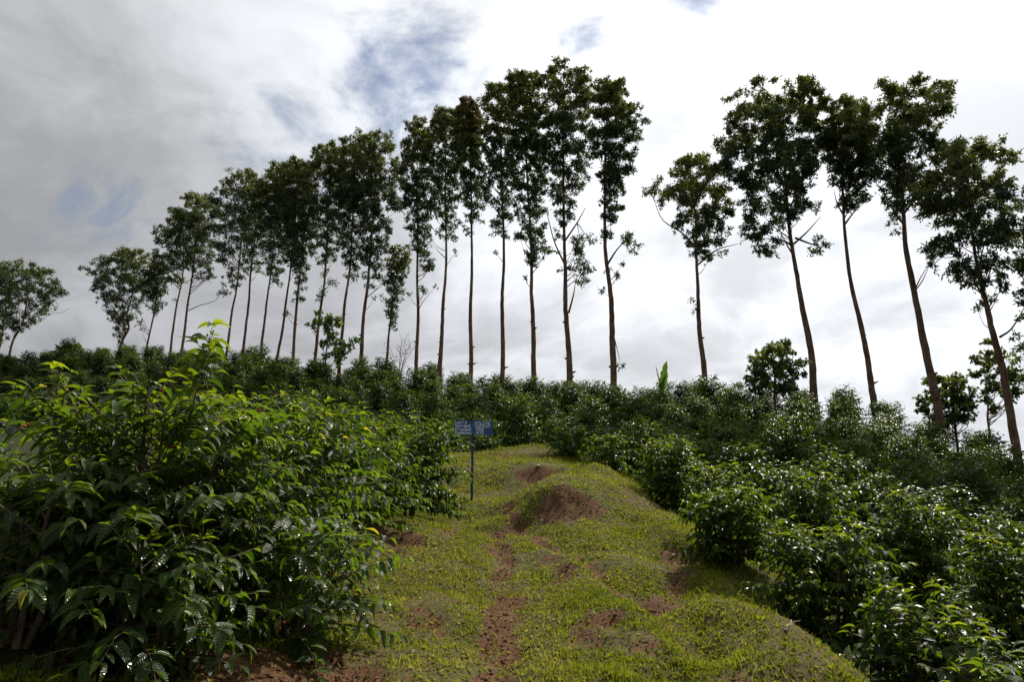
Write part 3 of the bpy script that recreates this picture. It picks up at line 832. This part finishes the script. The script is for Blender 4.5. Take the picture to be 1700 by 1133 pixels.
# ------------------------------------------------------------------ coffee bushes
def coffee_arrays(rng, stems, R0, node, leafL, pair=.06, prof=None, tipsonly=.28, droop=1.0):
    """stems: list of point lists (local, metres). returns leaf arrays, wood tubes, cherry points"""
    wood = Tubes(); Pl, Dl, Nl, Ll, Al = [], [], [], [], []
    cher = []; stem_tubes = []
    zmax = max(s[-1][2] for s in stems)
    for st in stems:
        q = smooth_line(st, 16)
        T = Tubes(); T.add(q, np.linspace(.022, .005, 16) * min(1.1, .12 + R0), 6); stem_tubes.append(T)
        seg = np.linalg.norm(np.diff(q, axis=0), axis=1); cum = np.concatenate([[0], np.cumsum(seg)])
        Ls = cum[-1]
        s = .14 * Ls
        az = rng.uniform(0, 6.28); k = 0
        while s < Ls * .995:
            p = np.array([np.interp(s, cum, q[:, i]) for i in range(3)])
            f = s / Ls
            for side in (0, 1):
                a = az + k * 1.45 + side * math.pi + rng.uniform(-.5, .5)
                ell = R0 * (np.interp(f, [0, .15, .4, .7, .9, 1], [.72, .92, 1.0, .72, .36, .12])) * rng.uniform(.7, 1.15)
                if ell < .05: continue
                el = np.interp(f, [0, .5, 1], [R(8), R(24), R(52)]) + rng.uniform(-.15, .2)
                n = max(4, int(ell / .26) + 2)
                ss = np.linspace(0, ell, n)
                hd = np.array([math.cos(a), math.sin(a), 0])
                bend = rng.uniform(.18, .42) * droop
                zz_ = ss * math.sin(el) - bend * ss ** 2 / max(R0, .5)
                cur = p[None] + hd[None] * (ss * math.cos(el))[:, None] + np.array([0, 0, 1.])[None] * zz_[:, None]
                wob = np.cross(hd, [0, 0, 1.]) * rng.uniform(-.12, .12)
                cur += wob[None] * (ss ** 2 / max(ell, .1))[:, None]
                wood.add(cur, np.linspace(.0055, .0018, n), 3)
                m = max(2, int(ell * (1 - tipsonly) / pair))
                sl = np.linspace(ell * tipsonly, ell, m) + rng.uniform(-.01, .01, m)
                pp = np.stack([np.interp(sl, ss, cur[:, i]) for i in range(3)], 1)
                tg = norm(np.stack([np.interp(sl, ss, np.gradient(cur[:, i])) for i in range(3)], 1))
                sd_ = norm(np.cross(tg, np.array([0, 0, 1.])[None]))
                for sgn in (-1, 1):
                    keep = rng.uniform(0, 1, m) > .12
                    tipf = np.clip((sl - ell * .8) / (ell * .2 + 1e-6), 0, 1)[:, None]
                    D = tg * (.45 + .5 * tipf) + sd_ * sgn * (.85 - .35 * tipf) + np.array([0, 0, -.30])[None] + rng.standard_normal((m, 3)) * .26
                    N = np.array([0, 0, 1.])[None] + tg * .25 + sd_ * sgn * .15 + rng.standard_normal((m, 3)) * .30
                    age = np.clip((tipf[:, 0] - .5) * 1.3, 0, 1) * rng.uniform(.2, 1.0, m) * (.35 + .65 * f) + rng.uniform(0, .10, m)
                    L = leafL * rng.uniform(.72, 1.22, m) * (1 - .35 * tipf[:, 0])
                    Pl.append(pp[keep]); Dl.append(D[keep]); Nl.append(N[keep]); Ll.append(L[keep]); Al.append(age[keep])
                if rng.uniform() < .5:
                    j = rng.integers(0, m); cher.append(pp[j] - np.array([0, 0, .012]))
            s += node * rng.uniform(.8, 1.25); k += 1
        # crown of the stem: an upright rosette of young leaves
        for a in np.arange(6) * 1.05 + rng.uniform(0, 6):
            Pl.append(q[-1:]); Dl.append(np.array([[math.cos(a), math.sin(a), rng.uniform(-.1, .7)]])); Nl.append(np.array([[0, 0, 1.]]) + .2)
            Ll.append(np.array([leafL * rng.uniform(.5, .9)])); Al.append(np.array([rng.uniform(.3, 1.0)]))
    return np.vstack(Pl), np.vstack(Dl), np.vstack(Nl), np.concatenate(Ll), np.concatenate(Al), wood, stem_tubes, cher


def bush_stems(rng, H_, spread, n):
    out = []
    for i in range(n):
        a = i * 6.283 / n + rng.uniform(-.5, .5)
        r = spread * rng.uniform(.5, 1.0)
        h = H_ * rng.uniform(.82, 1.0)
        d = np.array([math.cos(a), math.sin(a), 0])
        out.append([d * .05, d * r * .45 + np.array([0, 0, h * .45]), d * r + np.array([0, 0, h])])
    return out


LEAF_MESH = []; LEAF_MID = []
for k, (tv, tf, ta) in enumerate(NEAR_T):
    for yng in (0.03, .45, .9):
        V = np.stack([tv[:, 0] * .5, tv[:, 1], tv[:, 2]], 1)
        A = np.stack([ta[:, 0], ta[:, 1], np.full(len(tv), .0), np.full(len(tv), yng)], 1)
        LEAF_MESH.append(tri_mesh('leaf', V, tf, A, True, M_COFFEE))
        LEAF_MID.append(tri_mesh('leaf', V, tf, A, True, M_COFFEE_MID))


def sphere_arr(c, r):
    V = [(0, 0, r), (0, 0, -r)]; n = 6
    for z in (.5, -.5):
        for k in range(n): V.append((math.cos(k * 6.283 / n + z) * r * .87, math.sin(k * 6.283 / n + z) * r * .87, z * r))
    F = []
    for k in range(n):
        k2 = (k + 1) % n
        F += [(0, 2 + k, 2 + k2), (1, 8 + k2, 8 + k), (2 + k, 8 + k, 8 + k2), (2 + k, 8 + k2, 2 + k2)]
    return np.array(V) + c, np.array(F)


def near_bush(base, H_, R0, spread, nst, label, seed, n_parts=0, leafL=.15, node=.085, extra_stems=(), bare=0, group=None, templates=NEAR_T, mat=None, pair=.06, cherries=0, droop=1.0):
    rng = np.random.default_rng(seed)
    base = np.array([base[0], base[1], float(Hg(base[0], base[1])) - .02])
    root = link('coffee_bush', None, None, base); tag(root, label, 'bush', group)
    stems = bush_stems(rng, H_, spread, nst)
    P, D, N, L, A, wood, stt, cher = coffee_arrays(rng, stems, R0, node, leafL, pair, droop=droop)
    for es in extra_stems:
        loc = [np.array(p) - base for p in es['pts']]
        P2, D2, N2, L2, A2, w2, s2, c2 = coffee_arrays(rng, [loc], es['R'], .07, es['leaf'], .05, droop=.6)
        P = np.vstack([P, P2]); D = np.vstack([D, D2]); N = np.vstack([N, N2]); L = np.concatenate([L, L2]); A = np.concatenate([A, np.clip(A2 + es.get('age', 0), 0, 1)])
        stt += s2
        wood.V += w2.V; wood.F += [f + wood.n for f in w2.F]; wood.n += w2.n
    # nothing below the soil
    ok = P[:, 2] + base[2] > Hg(P[:, 0] + base[0], P[:, 1] + base[1]) + .03
    P, D, N, L, A = P[ok], D[ok], N[ok], L[ok], A[ok]
    W = L * rng.uniform(.36, .46, len(L))
    rn = rng.uniform(0, 1, len(L)); wh = rng.integers(0, len(templates), len(L))
    for T in stt: link('stem', T.mesh('stem', M_TWIG), root)
    bw = link('branches', wood.mesh('branches', M_TWIG), root); bw['kind'] = 'stuff'
    sel = np.zeros(len(P), bool)
    if n_parts:
        dist = np.linalg.norm(P + base - EYE, axis=1)
        score = L / dist * (1 + .8 * (A > .3))
        sel[np.argsort(-score)[:n_parts]] = True
        Dn = norm(D); Nn = norm(N - Dn * (Dn * N).sum(1, keepdims=True)); S = np.cross(Dn, Nn)
        for i in np.where(sel)[0]:
            yi = 0 if A[i] < .22 else (1 if A[i] < .65 else 2)
            o = bpy.data.objects.new('leaf', (LEAF_MID if mat is M_COFFEE_MID else LEAF_MESH)[(wh[i] % 4) * 3 + yi])
            m = Matrix.Identity(4)
            for r_ in range(3):
                m[r_][0] = S[i, r_] * W[i]; m[r_][1] = Dn[i, r_] * L[i]; m[r_][2] = Nn[i, r_] * L[i]; m[r_][3] = P[i, r_]
            col.objects.link(o); o.parent = root; o.matrix_local = m
    r = ~sel
    V, F, At = leaf_mesh_arrays(P[r], D[r], N[r], L[r], W[r], rn[r], A[r], templates, wh[r])
    fo = link('foliage', tri_mesh('foliage', V, F, At, True, mat or M_COFFEE), root); fo['kind'] = 'stuff'
    if bare:
        for _ in range(bare):
            T = Tubes(); a = rng.uniform(-2.9, -.2) if rng.uniform() < .7 else rng.uniform(0, 3)
            p = np.array([math.cos(a) * .3, math.sin(a) * .3 - .2, H_ * rng.uniform(.72, .92)])
            e = p + norm(np.array([math.cos(a) * .8, -.5, rng.uniform(.1, .5)])) * rng.uniform(.2, .42)
            T.add([p, (p + e) / 2 + np.array([0, 0, .04]), e], [.006, .005, .003], 5)
            link('bare_twig', T.mesh('bare_twig', M_DRY), root)
    if cherries and cher:
        rng.shuffle(cher)
        cv = sorted(cher, key=lambda c: np.linalg.norm(c + base - EYE))[:cherries * 3]
        for c_ in cv[::3]:
            V = []; F = []; n_ = 0
            for _ in range(4):
                v_, f_ = sphere_arr(rng.standard_normal(3) * .011, .008)
                V.append(v_); F.append(f_ + n_); n_ += len(v_)
            link('cherry_cluster', tri_mesh('cherry_cluster', np.vstack(V), np.vstack(F), None, True, M_CHERRY), root, c_)
    return root


NB = []
def top_h(u, v, d):
    p = at(u, v, d)
    h = p[2] - float(Hg(p[0], p[1]))
    print('bush', u, d, 'height', round(h, 2))
    return float(np.clip(h - .16, .8, 2.3))


b0 = at(230, 1000, 4.5)
tip = [at(300, 760, 4.0), at(328, 640, 3.75), at(353, 540, 3.7)]
tip2 = [at(180, 760, 4.0), at(128, 690, 3.8), at(90, 608, 3.7)]
near_bush(b0, top_h(230, 622, 4.5), 1.05, .85, 8, 'big glossy coffee bush filling the left foreground, a shoot standing above the skyline', 11, 300, .122, .062,
          extra_stems=[dict(pts=tip, R=.13, leaf=.125, age=.15), dict(pts=tip2, R=.18, leaf=.10, age=.15)], bare=12, cherries=12)
NB.append((b0[0], b0[1]))
LEFT = [
    ((515, 860, 4.75), .75, .45, 5, 150, 'low coffee bush with branches hanging over the brown bank at the path edge'),
    ((70, 850, 3.6), .85, .45, 5, 150, 'shaded low coffee bush in the bottom left corner'),
    ((285, 900, 3.75), .65, .35, 4, 150, 'low leafy coffee bush at the foot of the biggest bush, above the brown soil'),
    # (u, top v, depth), radius, spread, stems, parts, label
    ((10, 700, 4.8), 1.0, .6, 4, 120, 'coffee bush cut by the left edge of the photo beside the biggest bush'),
    ((450, 630, 5.6), .95, .6, 5, 300, 'coffee bush overhanging the brown bank, just right of the biggest bush'),
    ((540, 632, 7.6), .95, .6, 5, 200, 'yellowish green coffee bush in the left row, third from the camera'),
    ((330, 640, 7.0), 1.0, .7, 4, 60, 'coffee bush rising behind the biggest bush on the left'),
    ((680, 680, 11.0), .95, .62, 7, 200, 'sunlit coffee bush left of the path beside the blue sign, leaves tipped yellow'),
    ((640, 668, 12.9), .85, .5, 4, 120, 'coffee bush standing directly behind the left bush next to the sign post'),
    ((628, 712, 9.0), .70, .42, 5, 150, 'coffee bush at the bank edge between the yellowish bush and the one by the sign'),
    ((580, 660, 12.0), .95, .6, 4, 0, 'coffee bush in the second row behind the bush by the sign'),
]
for k, ((u, tv_, d), r_, sp_, ns, npart, lab) in enumerate(LEFT):
    p = at(u, 800, d)
    near_bush(p, top_h(u, tv_, d), r_, sp_, ns, lab, 20 + k, npart, .122 if d < 9 else .13, .074 if d < 8 else .085, group='coffee bushes left of the path', bare=3 if k == 5 else 0, cherries=6 if k in (0, 4, 5) else 0,
              templates=NEAR_T if d < 9 else MID_T, mat=M_COFFEE if d < 7 else M_COFFEE_MID)
    NB.append((p[0], p[1]))
RIGHT = [
    ((1215, 790, 8.8), .72, .42, 7, 200, 'dark rounded coffee bush at the right edge of the path, mid distance'),
    ((1365, 842, 7.4), .78, .46, 7, 200, 'wide sunlit coffee bush right of the path, in front of the dark rounded one'),
    ((1505, 935, 6.1), .66, .42, 7, 200, 'coffee bush in the lower right corner region, tip leaves glinting'),
    ((1640, 990, 5.3), .66, .42, 7, 150, 'coffee bush cut by the lower right corner of the photo'),
    ((1660, 860, 8.0), .72, .40, 6, 100, 'coffee bush at the right edge behind the corner bushes'),
    ((1115, 712, 12.9), .72, .40, 6, 100, 'coffee bush bulging over the grass above the brown mound'),
    ((1015, 716, 15.6), .68, .38, 5, 60, 'coffee bush at the top of the grassy path, just right of the cut bank'),
    ((950, 702, 18.8), .75, .4, 5, 0, 'coffee bush at the upper end of the path, right of the sign'),
    ((1345, 762, 10.9), .72, .40, 5, 80, 'coffee bush just behind the dark rounded one right of the path'),
    ((1520, 800, 10.0), .76, .42, 6, 80, 'coffee bush behind the wide sunlit one, second row right of the path'),
    ((1205, 752, 11.9), .66, .36, 5, 60, 'coffee bush squeezed between the dark rounded bush and the one above the mound'),
]
for k, ((u, tv_, d), r_, sp_, ns, npart, lab) in enumerate(RIGHT):
    p = at(u, 900, d)
    near_bush(p, top_h(u, tv_, d), r_, sp_, ns, lab, 50 + k, npart, .135, .085, group='coffee bushes at the right edge of the path', templates=NEAR_T if d < 7 else MID_T, mat=M_COFFEE if d < 6 else M_COFFEE_MID)
    NB.append((p[0], p[1]))

# the field: five built kinds, copied
PROTO = []
for k in range(6):
    rng = np.random.default_rng(500 + k)
    stems = bush_stems(rng, [1.4, 1.55, 1.35, 1.6, 1.4, 1.45][k], .48, 5)
    P, D, N, L, A, wood, stt, cher = coffee_arrays(rng, stems, [.85, .9, .82, .88, .95, .8][k], .09, .165, .085)
    ok = P[:, 2] > .12
    P, D, N, L, A = P[ok], D[ok], N[ok], L[ok], A[ok]
    V, F, At = leaf_mesh_arrays(P, D, N, L, L * .48, rng.uniform(0, .6, len(L)), A, FAR_T, rng.integers(0, 2, len(L)))
    for T in stt[1:]:
        stt[0].V += T.V; stt[0].F += [f + stt[0].n for f in T.F]; stt[0].n += T.n
    PROTO.append((tri_mesh('foliage', V, F, At, True, M_COFFEE_FAR), stt[0].mesh('stems', M_TWIG)))
    print('field bush leaves', len(L))


PATH_EDGE_R = [at(*p)[:2] for p in ((1560, 1133, 4.6), (1480, 1120, 5.3), (1380, 1070, 6.0), (1290, 1000, 7.2), (1190, 950, 8.6), (1160, 890, 10.2), (1130, 850, 11.8), (1060, 800, 13.8), (960, 765, 17), (915, 742, 20.5), (900, 735, 22))]
PATH_EDGE_L = [at(*p)[:2] for p in ((560, 1133, 4.2), (600, 1000, 6.0), (650, 930, 7.7), (740, 890, 9.4), (775, 850, 12.2), (770, 800, 15.5), (760, 765, 18.5), (750, 742, 21))]
ry = np.array([p[1] for p in PATH_EDGE_R]); rx = np.array([p[0] for p in PATH_EDGE_R])
ly = np.array([p[1] for p in PATH_EDGE_L]); lx = np.array([p[0] for p in PATH_EDGE_L])
print('path right', np.round(np.c_[rx, ry], 1).tolist()); print('path left', np.round(np.c_[lx, ly], 1).tolist())
PATH_END = 20.8

rng = np.random.default_rng(9)
cands = []
y = 8.0
while y < 74:
    sp = 1.75 if y < 20 else (2.0 if y < 32 else (2.3 if y < 46 else 2.7))
    half = .80 * y + 4
    x = -half + rng.uniform(0, sp)
    while x < half:
        cands.append((x + rng.uniform(-.4, .4), y + rng.uniform(-.35, .35)))
        x += sp
    y += sp * .95
cands = np.array(cands)
cz = Hg(cands[:, 0], cands[:, 1])
keep = []
ts = np.linspace(.04, .97, 90)
for (x, y), z in zip(cands, cz):
    if y < PATH_END + .4 and np.interp(y, ly, lx) - .9 < x < np.interp(y, ry, rx) + .75: continue
    if any((x - a) ** 2 + (y - b) ** 2 < 1.5 ** 2 for a, b in NB): continue
    if x < np.interp(y, ly, lx) and y < 24 and x > -16: continue             # hidden behind the front row on the left
    top = np.array([x, y, z + 1.45])
    u = 850 + FPX * x / (y * math.cos(PITCH) + (top[2] - 1.6) * math.sin(PITCH))
    if u < -60 or u > 1790: continue
    L_ = EYE[None] + (top - EYE)[None] * ts[:, None]
    g = Hg(L_[:, 0], L_[:, 1]); dd = (1 - ts) * y
    if ((g + np.where(dd > 2.5, .75, 0.0) - L_[:, 2]) > 0).any(): continue       # not seen from the path
    keep.append((x, y, z))
print('field bushes kept', len(keep), 'of', len(cands))
keep.sort(key=lambda p: p[1])
LF = 'one of the dark coffee bushes covering the slope below the left eucalyptus rows'
RF = 'one of the dense coffee bushes covering the slope right of and above the path'
for k, (x, y, z) in enumerate(keep[:430]):
    fm, sm = PROTO[k % 6 if rng.uniform() < .5 else rng.integers(0, 6)]
    u = 850 + FPX * x / y
    left = u < 760
    s = rng.uniform(.86, 1.16) * (1.12 if y > 46 else 1.0)
    root = link('coffee_bush', None, None, (x, y, z - .04))
    root.rotation_euler = (rng.uniform(-.08, .08), rng.uniform(-.08, .08), rng.uniform(0, 6.28)); root.scale = (s, s, s * rng.uniform(.85, 1.3))
    tag(root, LF if left else RF, 'bush', 'coffee bushes on the left slope' if left else 'coffee bushes on the right slope')
    f_ = link('foliage', fm, root); f_['kind'] = 'stuff'
    link('stems', sm, root)

# ------------------------------------------------------------------ grass and litter on the open ground
def scatter(n, seed, dmin, dmax, power):
    rng = np.random.default_rng(seed)
    # density falls with distance
    q = rng.uniform(0, 1, n); e = 2 - power
    d = (dmin ** e + q * (dmax ** e - dmin ** e)) ** (1 / e)
    u = rng.uniform(-.80, .80, n)
    return d * u, d, rng


x, y, rng = scatter(880000, 71, 3.2, 26, 1.0)
inside = (x > np.interp(y, ly, lx) - 1.3) & (x < np.interp(y, ry, rx) + 2.6)
x, y = x[inside], y[inside]
sm = soil_mask(x, y)
keepg = rng.uniform(0, 1, len(x)) > np.clip(sm * 1.7 - .14, .0, .95)
pn = fbm(x * 1.3, y * 1.3, 88)
keepg &= rng.uniform(0, 1, len(x)) < np.clip((pn - .33) * 4.4, .16, 1)
gxp, gyp = x[keepg], y[keepg]
gz = Hg(gxp, gyp)
n = len(gxp)
P = np.stack([gxp, gyp, gz - .004], 1)
kind = rng.uniform(0, 1, n) < .42                       # broad leaves of ground cover or blades
D = rng.standard_normal((n, 3)) * np.where(kind, .9, .55)[:, None] + np.array([0, 0, 1.])[None] * np.where(kind, .55, 1.0)[:, None]
D[:, 2] = np.abs(D[:, 2])
N = rng.standard_normal((n, 3)) + np.array([0, 0, .6])[None]
L = np.where(kind, rng.uniform(.012, .027, n), rng.uniform(.018, .045, n)) * (1 + .035 * gyp)
tuft = np.clip((fbm(gxp * 4.5, gyp * 4.5, 123) - .56) * 7, 0, 1)
L = L * np.where(kind, 1 + .4 * tuft, 1 + .9 * tuft)
W = np.where(kind, L * rng.uniform(.45, .75, n), rng.uniform(.0025, .005, n) * (1 + .06 * gyp)) * 2
patch = fbm(gxp * 2.1, gyp * 2.1, 64)
rn = np.clip(.9 * (patch - .2) + rng.uniform(-.3, .3, n), 0, .999) * .98
age = np.clip(rng.uniform(-.55, .45, n) + np.clip((fbm(gxp * .9, gyp * .9, 97) - .5) * 2.2, -.4, .6), 0, 1)
V, F, A = leaf_mesh_arrays(P, D, N, L, W, rn, age, KITE, np.zeros(n, int))
gr = link('grass', tri_mesh('grass', V, F, A, False, M_GRASS))
tag(gr, 'short green turf and ground cover along the path', 'grass', kind='stuff')
print('grass pieces', n)

x, y, rng = scatter(170000, 72, 3.2, 20, 1.0)
inside = (x > np.interp(y, ly, lx) - 1.3) & (x < np.interp(y, ry, rx) + 2.6)
x, y = x[inside], y[inside]
sm = soil_mask(x, y)
k_ = rng.uniform(0, 1, len(x)) < np.clip(.22 + sm * .9 - (sm > .9) * .45, 0, 1)
x, y = x[k_], y[k_]; n = len(x)
P = np.stack([x, y, Hg(x, y) + rng.uniform(.002, .018, n)], 1)
D = rng.standard_normal((n, 3)) * np.array([1, 1, .22])[None]
N = rng.standard_normal((n, 3)) * .35 + np.array([0, 0, 1.])[None]
L = rng.uniform(.010, .034, n); W = L * rng.uniform(.16, .5, n) * 2
V, F, A = leaf_mesh_arrays(P, D, N, L, W * .7, rng.uniform(0, .999, n), np.clip(rng.uniform(-1.2, 1.0, n), 0, 1), KITE, np.zeros(n, int))
li = link('leaf_litter', tri_mesh('leaf_litter', V, F, A, False, M_LITTER))
tag(li, 'brown dry leaf bits strewn over the soil of the path', 'litter', kind='stuff')
print('litter', n)

# broken soil clods on the bare patches
x, y, rng = scatter(60000, 73, 3.4, 17, 1.0)
inside = (x > np.interp(y, ly, lx) - .8) & (x < np.interp(y, ry, rx) + .6)
x, y = x[inside], y[inside]
k_ = soil_mask(x, y) > .55
x, y = x[k_][:1900], y[k_][:1900]; n = len(x)
cv_, cf_ = sphere_arr(np.zeros(3), 1.0)
sz = .003 + .014 * rng.uniform(0, 1, n) ** 4
V = cv_[None] * sz[:, None, None] * (1 + .28 * rng.standard_normal((n, len(cv_), 1))) * np.array([1.2, 1.0, .75]) + np.stack([x, y, Hg(x, y) + sz * .3], 1)[:, None]
F = cf_[None] + (np.arange(n) * len(cv_))[:, None, None]
M_CLOD = plain('soil_clod', (.105, .056, .026), .95, .35, 30.0, .1)
tag(link('soil_clods', tri_mesh('soil_clods', V.reshape(-1, 3), F.reshape(-1, 3), None, False, M_CLOD)), 'crumbled reddish soil clods on the bare patches', 'soil', kind='stuff')

# fallen dry sticks at the right edge of the path
for k, (u, v, a, ln) in enumerate(((1318, 1028, .5, .55), (1345, 1040, .15, .60), (1312, 1042, 1.0, .35), (1368, 1030, 2.7, .45))):
    h_ = hit(u, v); z = float(Hg(*h_))
    rs = np.random.default_rng(k)
    T = Tubes()
    q = []
    for s in np.linspace(-.5, .5, 7):
        px, py = h_[0] + math.cos(a) * s * ln, h_[1] + math.sin(a) * s * ln
        q.append(np.array([px - h_[0], py - h_[1], float(Hg(px, py)) - z + .018 + .012 * rs.standard_normal()]))
    T.add(q, np.linspace(.010, .004, 7), 5)
    T.add([q[3], q[3] + np.array([.05, .05, .03]), q[3] + np.array([.12, .10, .03])], [.005, .004, .002], 4)
    st = link('fallen_stick', T.mesh('fallen_stick', M_DRY), None, (h_[0], h_[1], z))
    tag(st, ['dry stick lying slantwise at the foot of the wide sunlit bush', 'longest dry stick lying flat at the foot of the wide sunlit bush', 'short dry stick pointing up the path beside the longer ones', 'dry stick farthest right among those below the wide sunlit bush'][k], 'stick', 'fallen sticks')

# pale stones on the brown patches
for k, (u, v, s, lab) in enumerate(((1117, 914, .035, 'small pale stone on the dark soil below the right bushes'), (1134, 931, .022, 'smaller pale stone just right of and below the other one'),
                                    (893, 776, .05, 'pale clod on the cut bank behind the mound'))):
    h_ = hit(u, v); z = float(Hg(*h_))
    v_, f_ = sphere_arr(np.zeros(3), s)
    v_ = v_ * np.array([1.3, 1.0, .7]) * (1 + .15 * np.random.default_rng(k).standard_normal((len(v_), 1)))
    st = link('stone', tri_mesh('stone', v_, f_, None, True, M_STONE), None, (h_[0], h_[1], z + s * .4))
    tag(st, lab, 'stone')

# ------------------------------------------------------------------ the blue sign
ds = 13.6
gp = hit(783, 836)
gp = at(783, 836, ds)[:2]
zb = float(Hg(*gp))
root = link('plot_sign', None, None, (gp[0], gp[1], zb)); tag(root, 'small blue plot sign with white hand lettering on a thin blue post', 'sign')
root.rotation_euler = (0, 0, R(4))
mpp = np.linalg.norm(at(783, 715, ds) - EYE) / math.hypot(FPX, 70) * .99
zt, zbt = at(783, 699, ds)[2] - zb, at(783, 723, ds)[2] - zb
wS = 65 * mpp; cx = (784 - 783) * mpp


def boxmesh(name, x0, x1, y0, y1, z0, z1, mat, bev=.004):
    import bmesh
    bm = bmesh.new(); bmesh.ops.create_cube(bm, size=1)
    for v in bm.verts: v.co = ((x0 + x1) / 2 + v.co.x * (x1 - x0), (y0 + y1) / 2 + v.co.y * (y1 - y0), (z0 + z1) / 2 + v.co.z * (z1 - z0))
    bmesh.ops.bevel(bm, geom=bm.edges[:], offset=bev, segments=2, affect='EDGES')
    me = bpy.data.meshes.new(name); bm.to_mesh(me); bm.free(); me.materials.append(mat)
    return me


board = link('board', boxmesh('board', cx - wS / 2, cx + wS / 2, -.012, .0, zbt, zt, M_SIGN, .003), root)
link('post', boxmesh('post', -.024, .024, .002, .05, -.4, zt - .02, M_POST, .004), root)
for sx in (-.012, .012):
    for zq in (zbt + .06, zt - .06):
        T = Tubes(); T.add([(cx + sx * 2 - .006, -.012, zq), (cx + sx * 2 - .006, -.018, zq)], [.006, .005], 6)
        link('bolt', T.mesh('bolt', M_POST), root)
hS = zt - zbt
LINES = [[(-.47, 'Lote: 6'), (.03, 'Area: 2,1ha')], [(-.47, 'Variedad:'), (.03, 'CASTILLO')], [(-.47, 'Densidad:'), (.06, '7025')], [(-.47, 'Poblacion:'), (.06, '4115')]]
for r_, ln in enumerate(LINES):
    for (fx, txt) in ln:
        cu = bpy.data.curves.new('lettering', 'FONT'); cu.body = txt; cu.size = hS * .285; cu.extrude = .0012; cu.offset = .0022
        tmp = bpy.data.objects.new('tmp', cu); col.objects.link(tmp)
        bpy.context.view_layer.update()
        dg = bpy.context.evaluated_depsgraph_get()
        me = bpy.data.meshes.new_from_object(tmp.evaluated_get(dg))
        bpy.data.objects.remove(tmp)
        me.materials.clear(); me.materials.append(M_WHITE)
        wtxt = max(v.co.x for v in me.vertices) - min(v.co.x for v in me.vertices)
        maxw = wS * (.46 if fx < 0 else .40)
        kx = min(1.0, maxw / wtxt)
        o = link('lettering', me, board, (cx + fx * wS, -.0135, zt - hS * (.225 + .24 * r_)))
        o.rotation_euler = (R(90), 0, 0); o.scale = (kx, 1, 1)

print('objects', len(bpy.data.objects), 'tris', sum(len(m.polygons) for m in bpy.data.meshes))
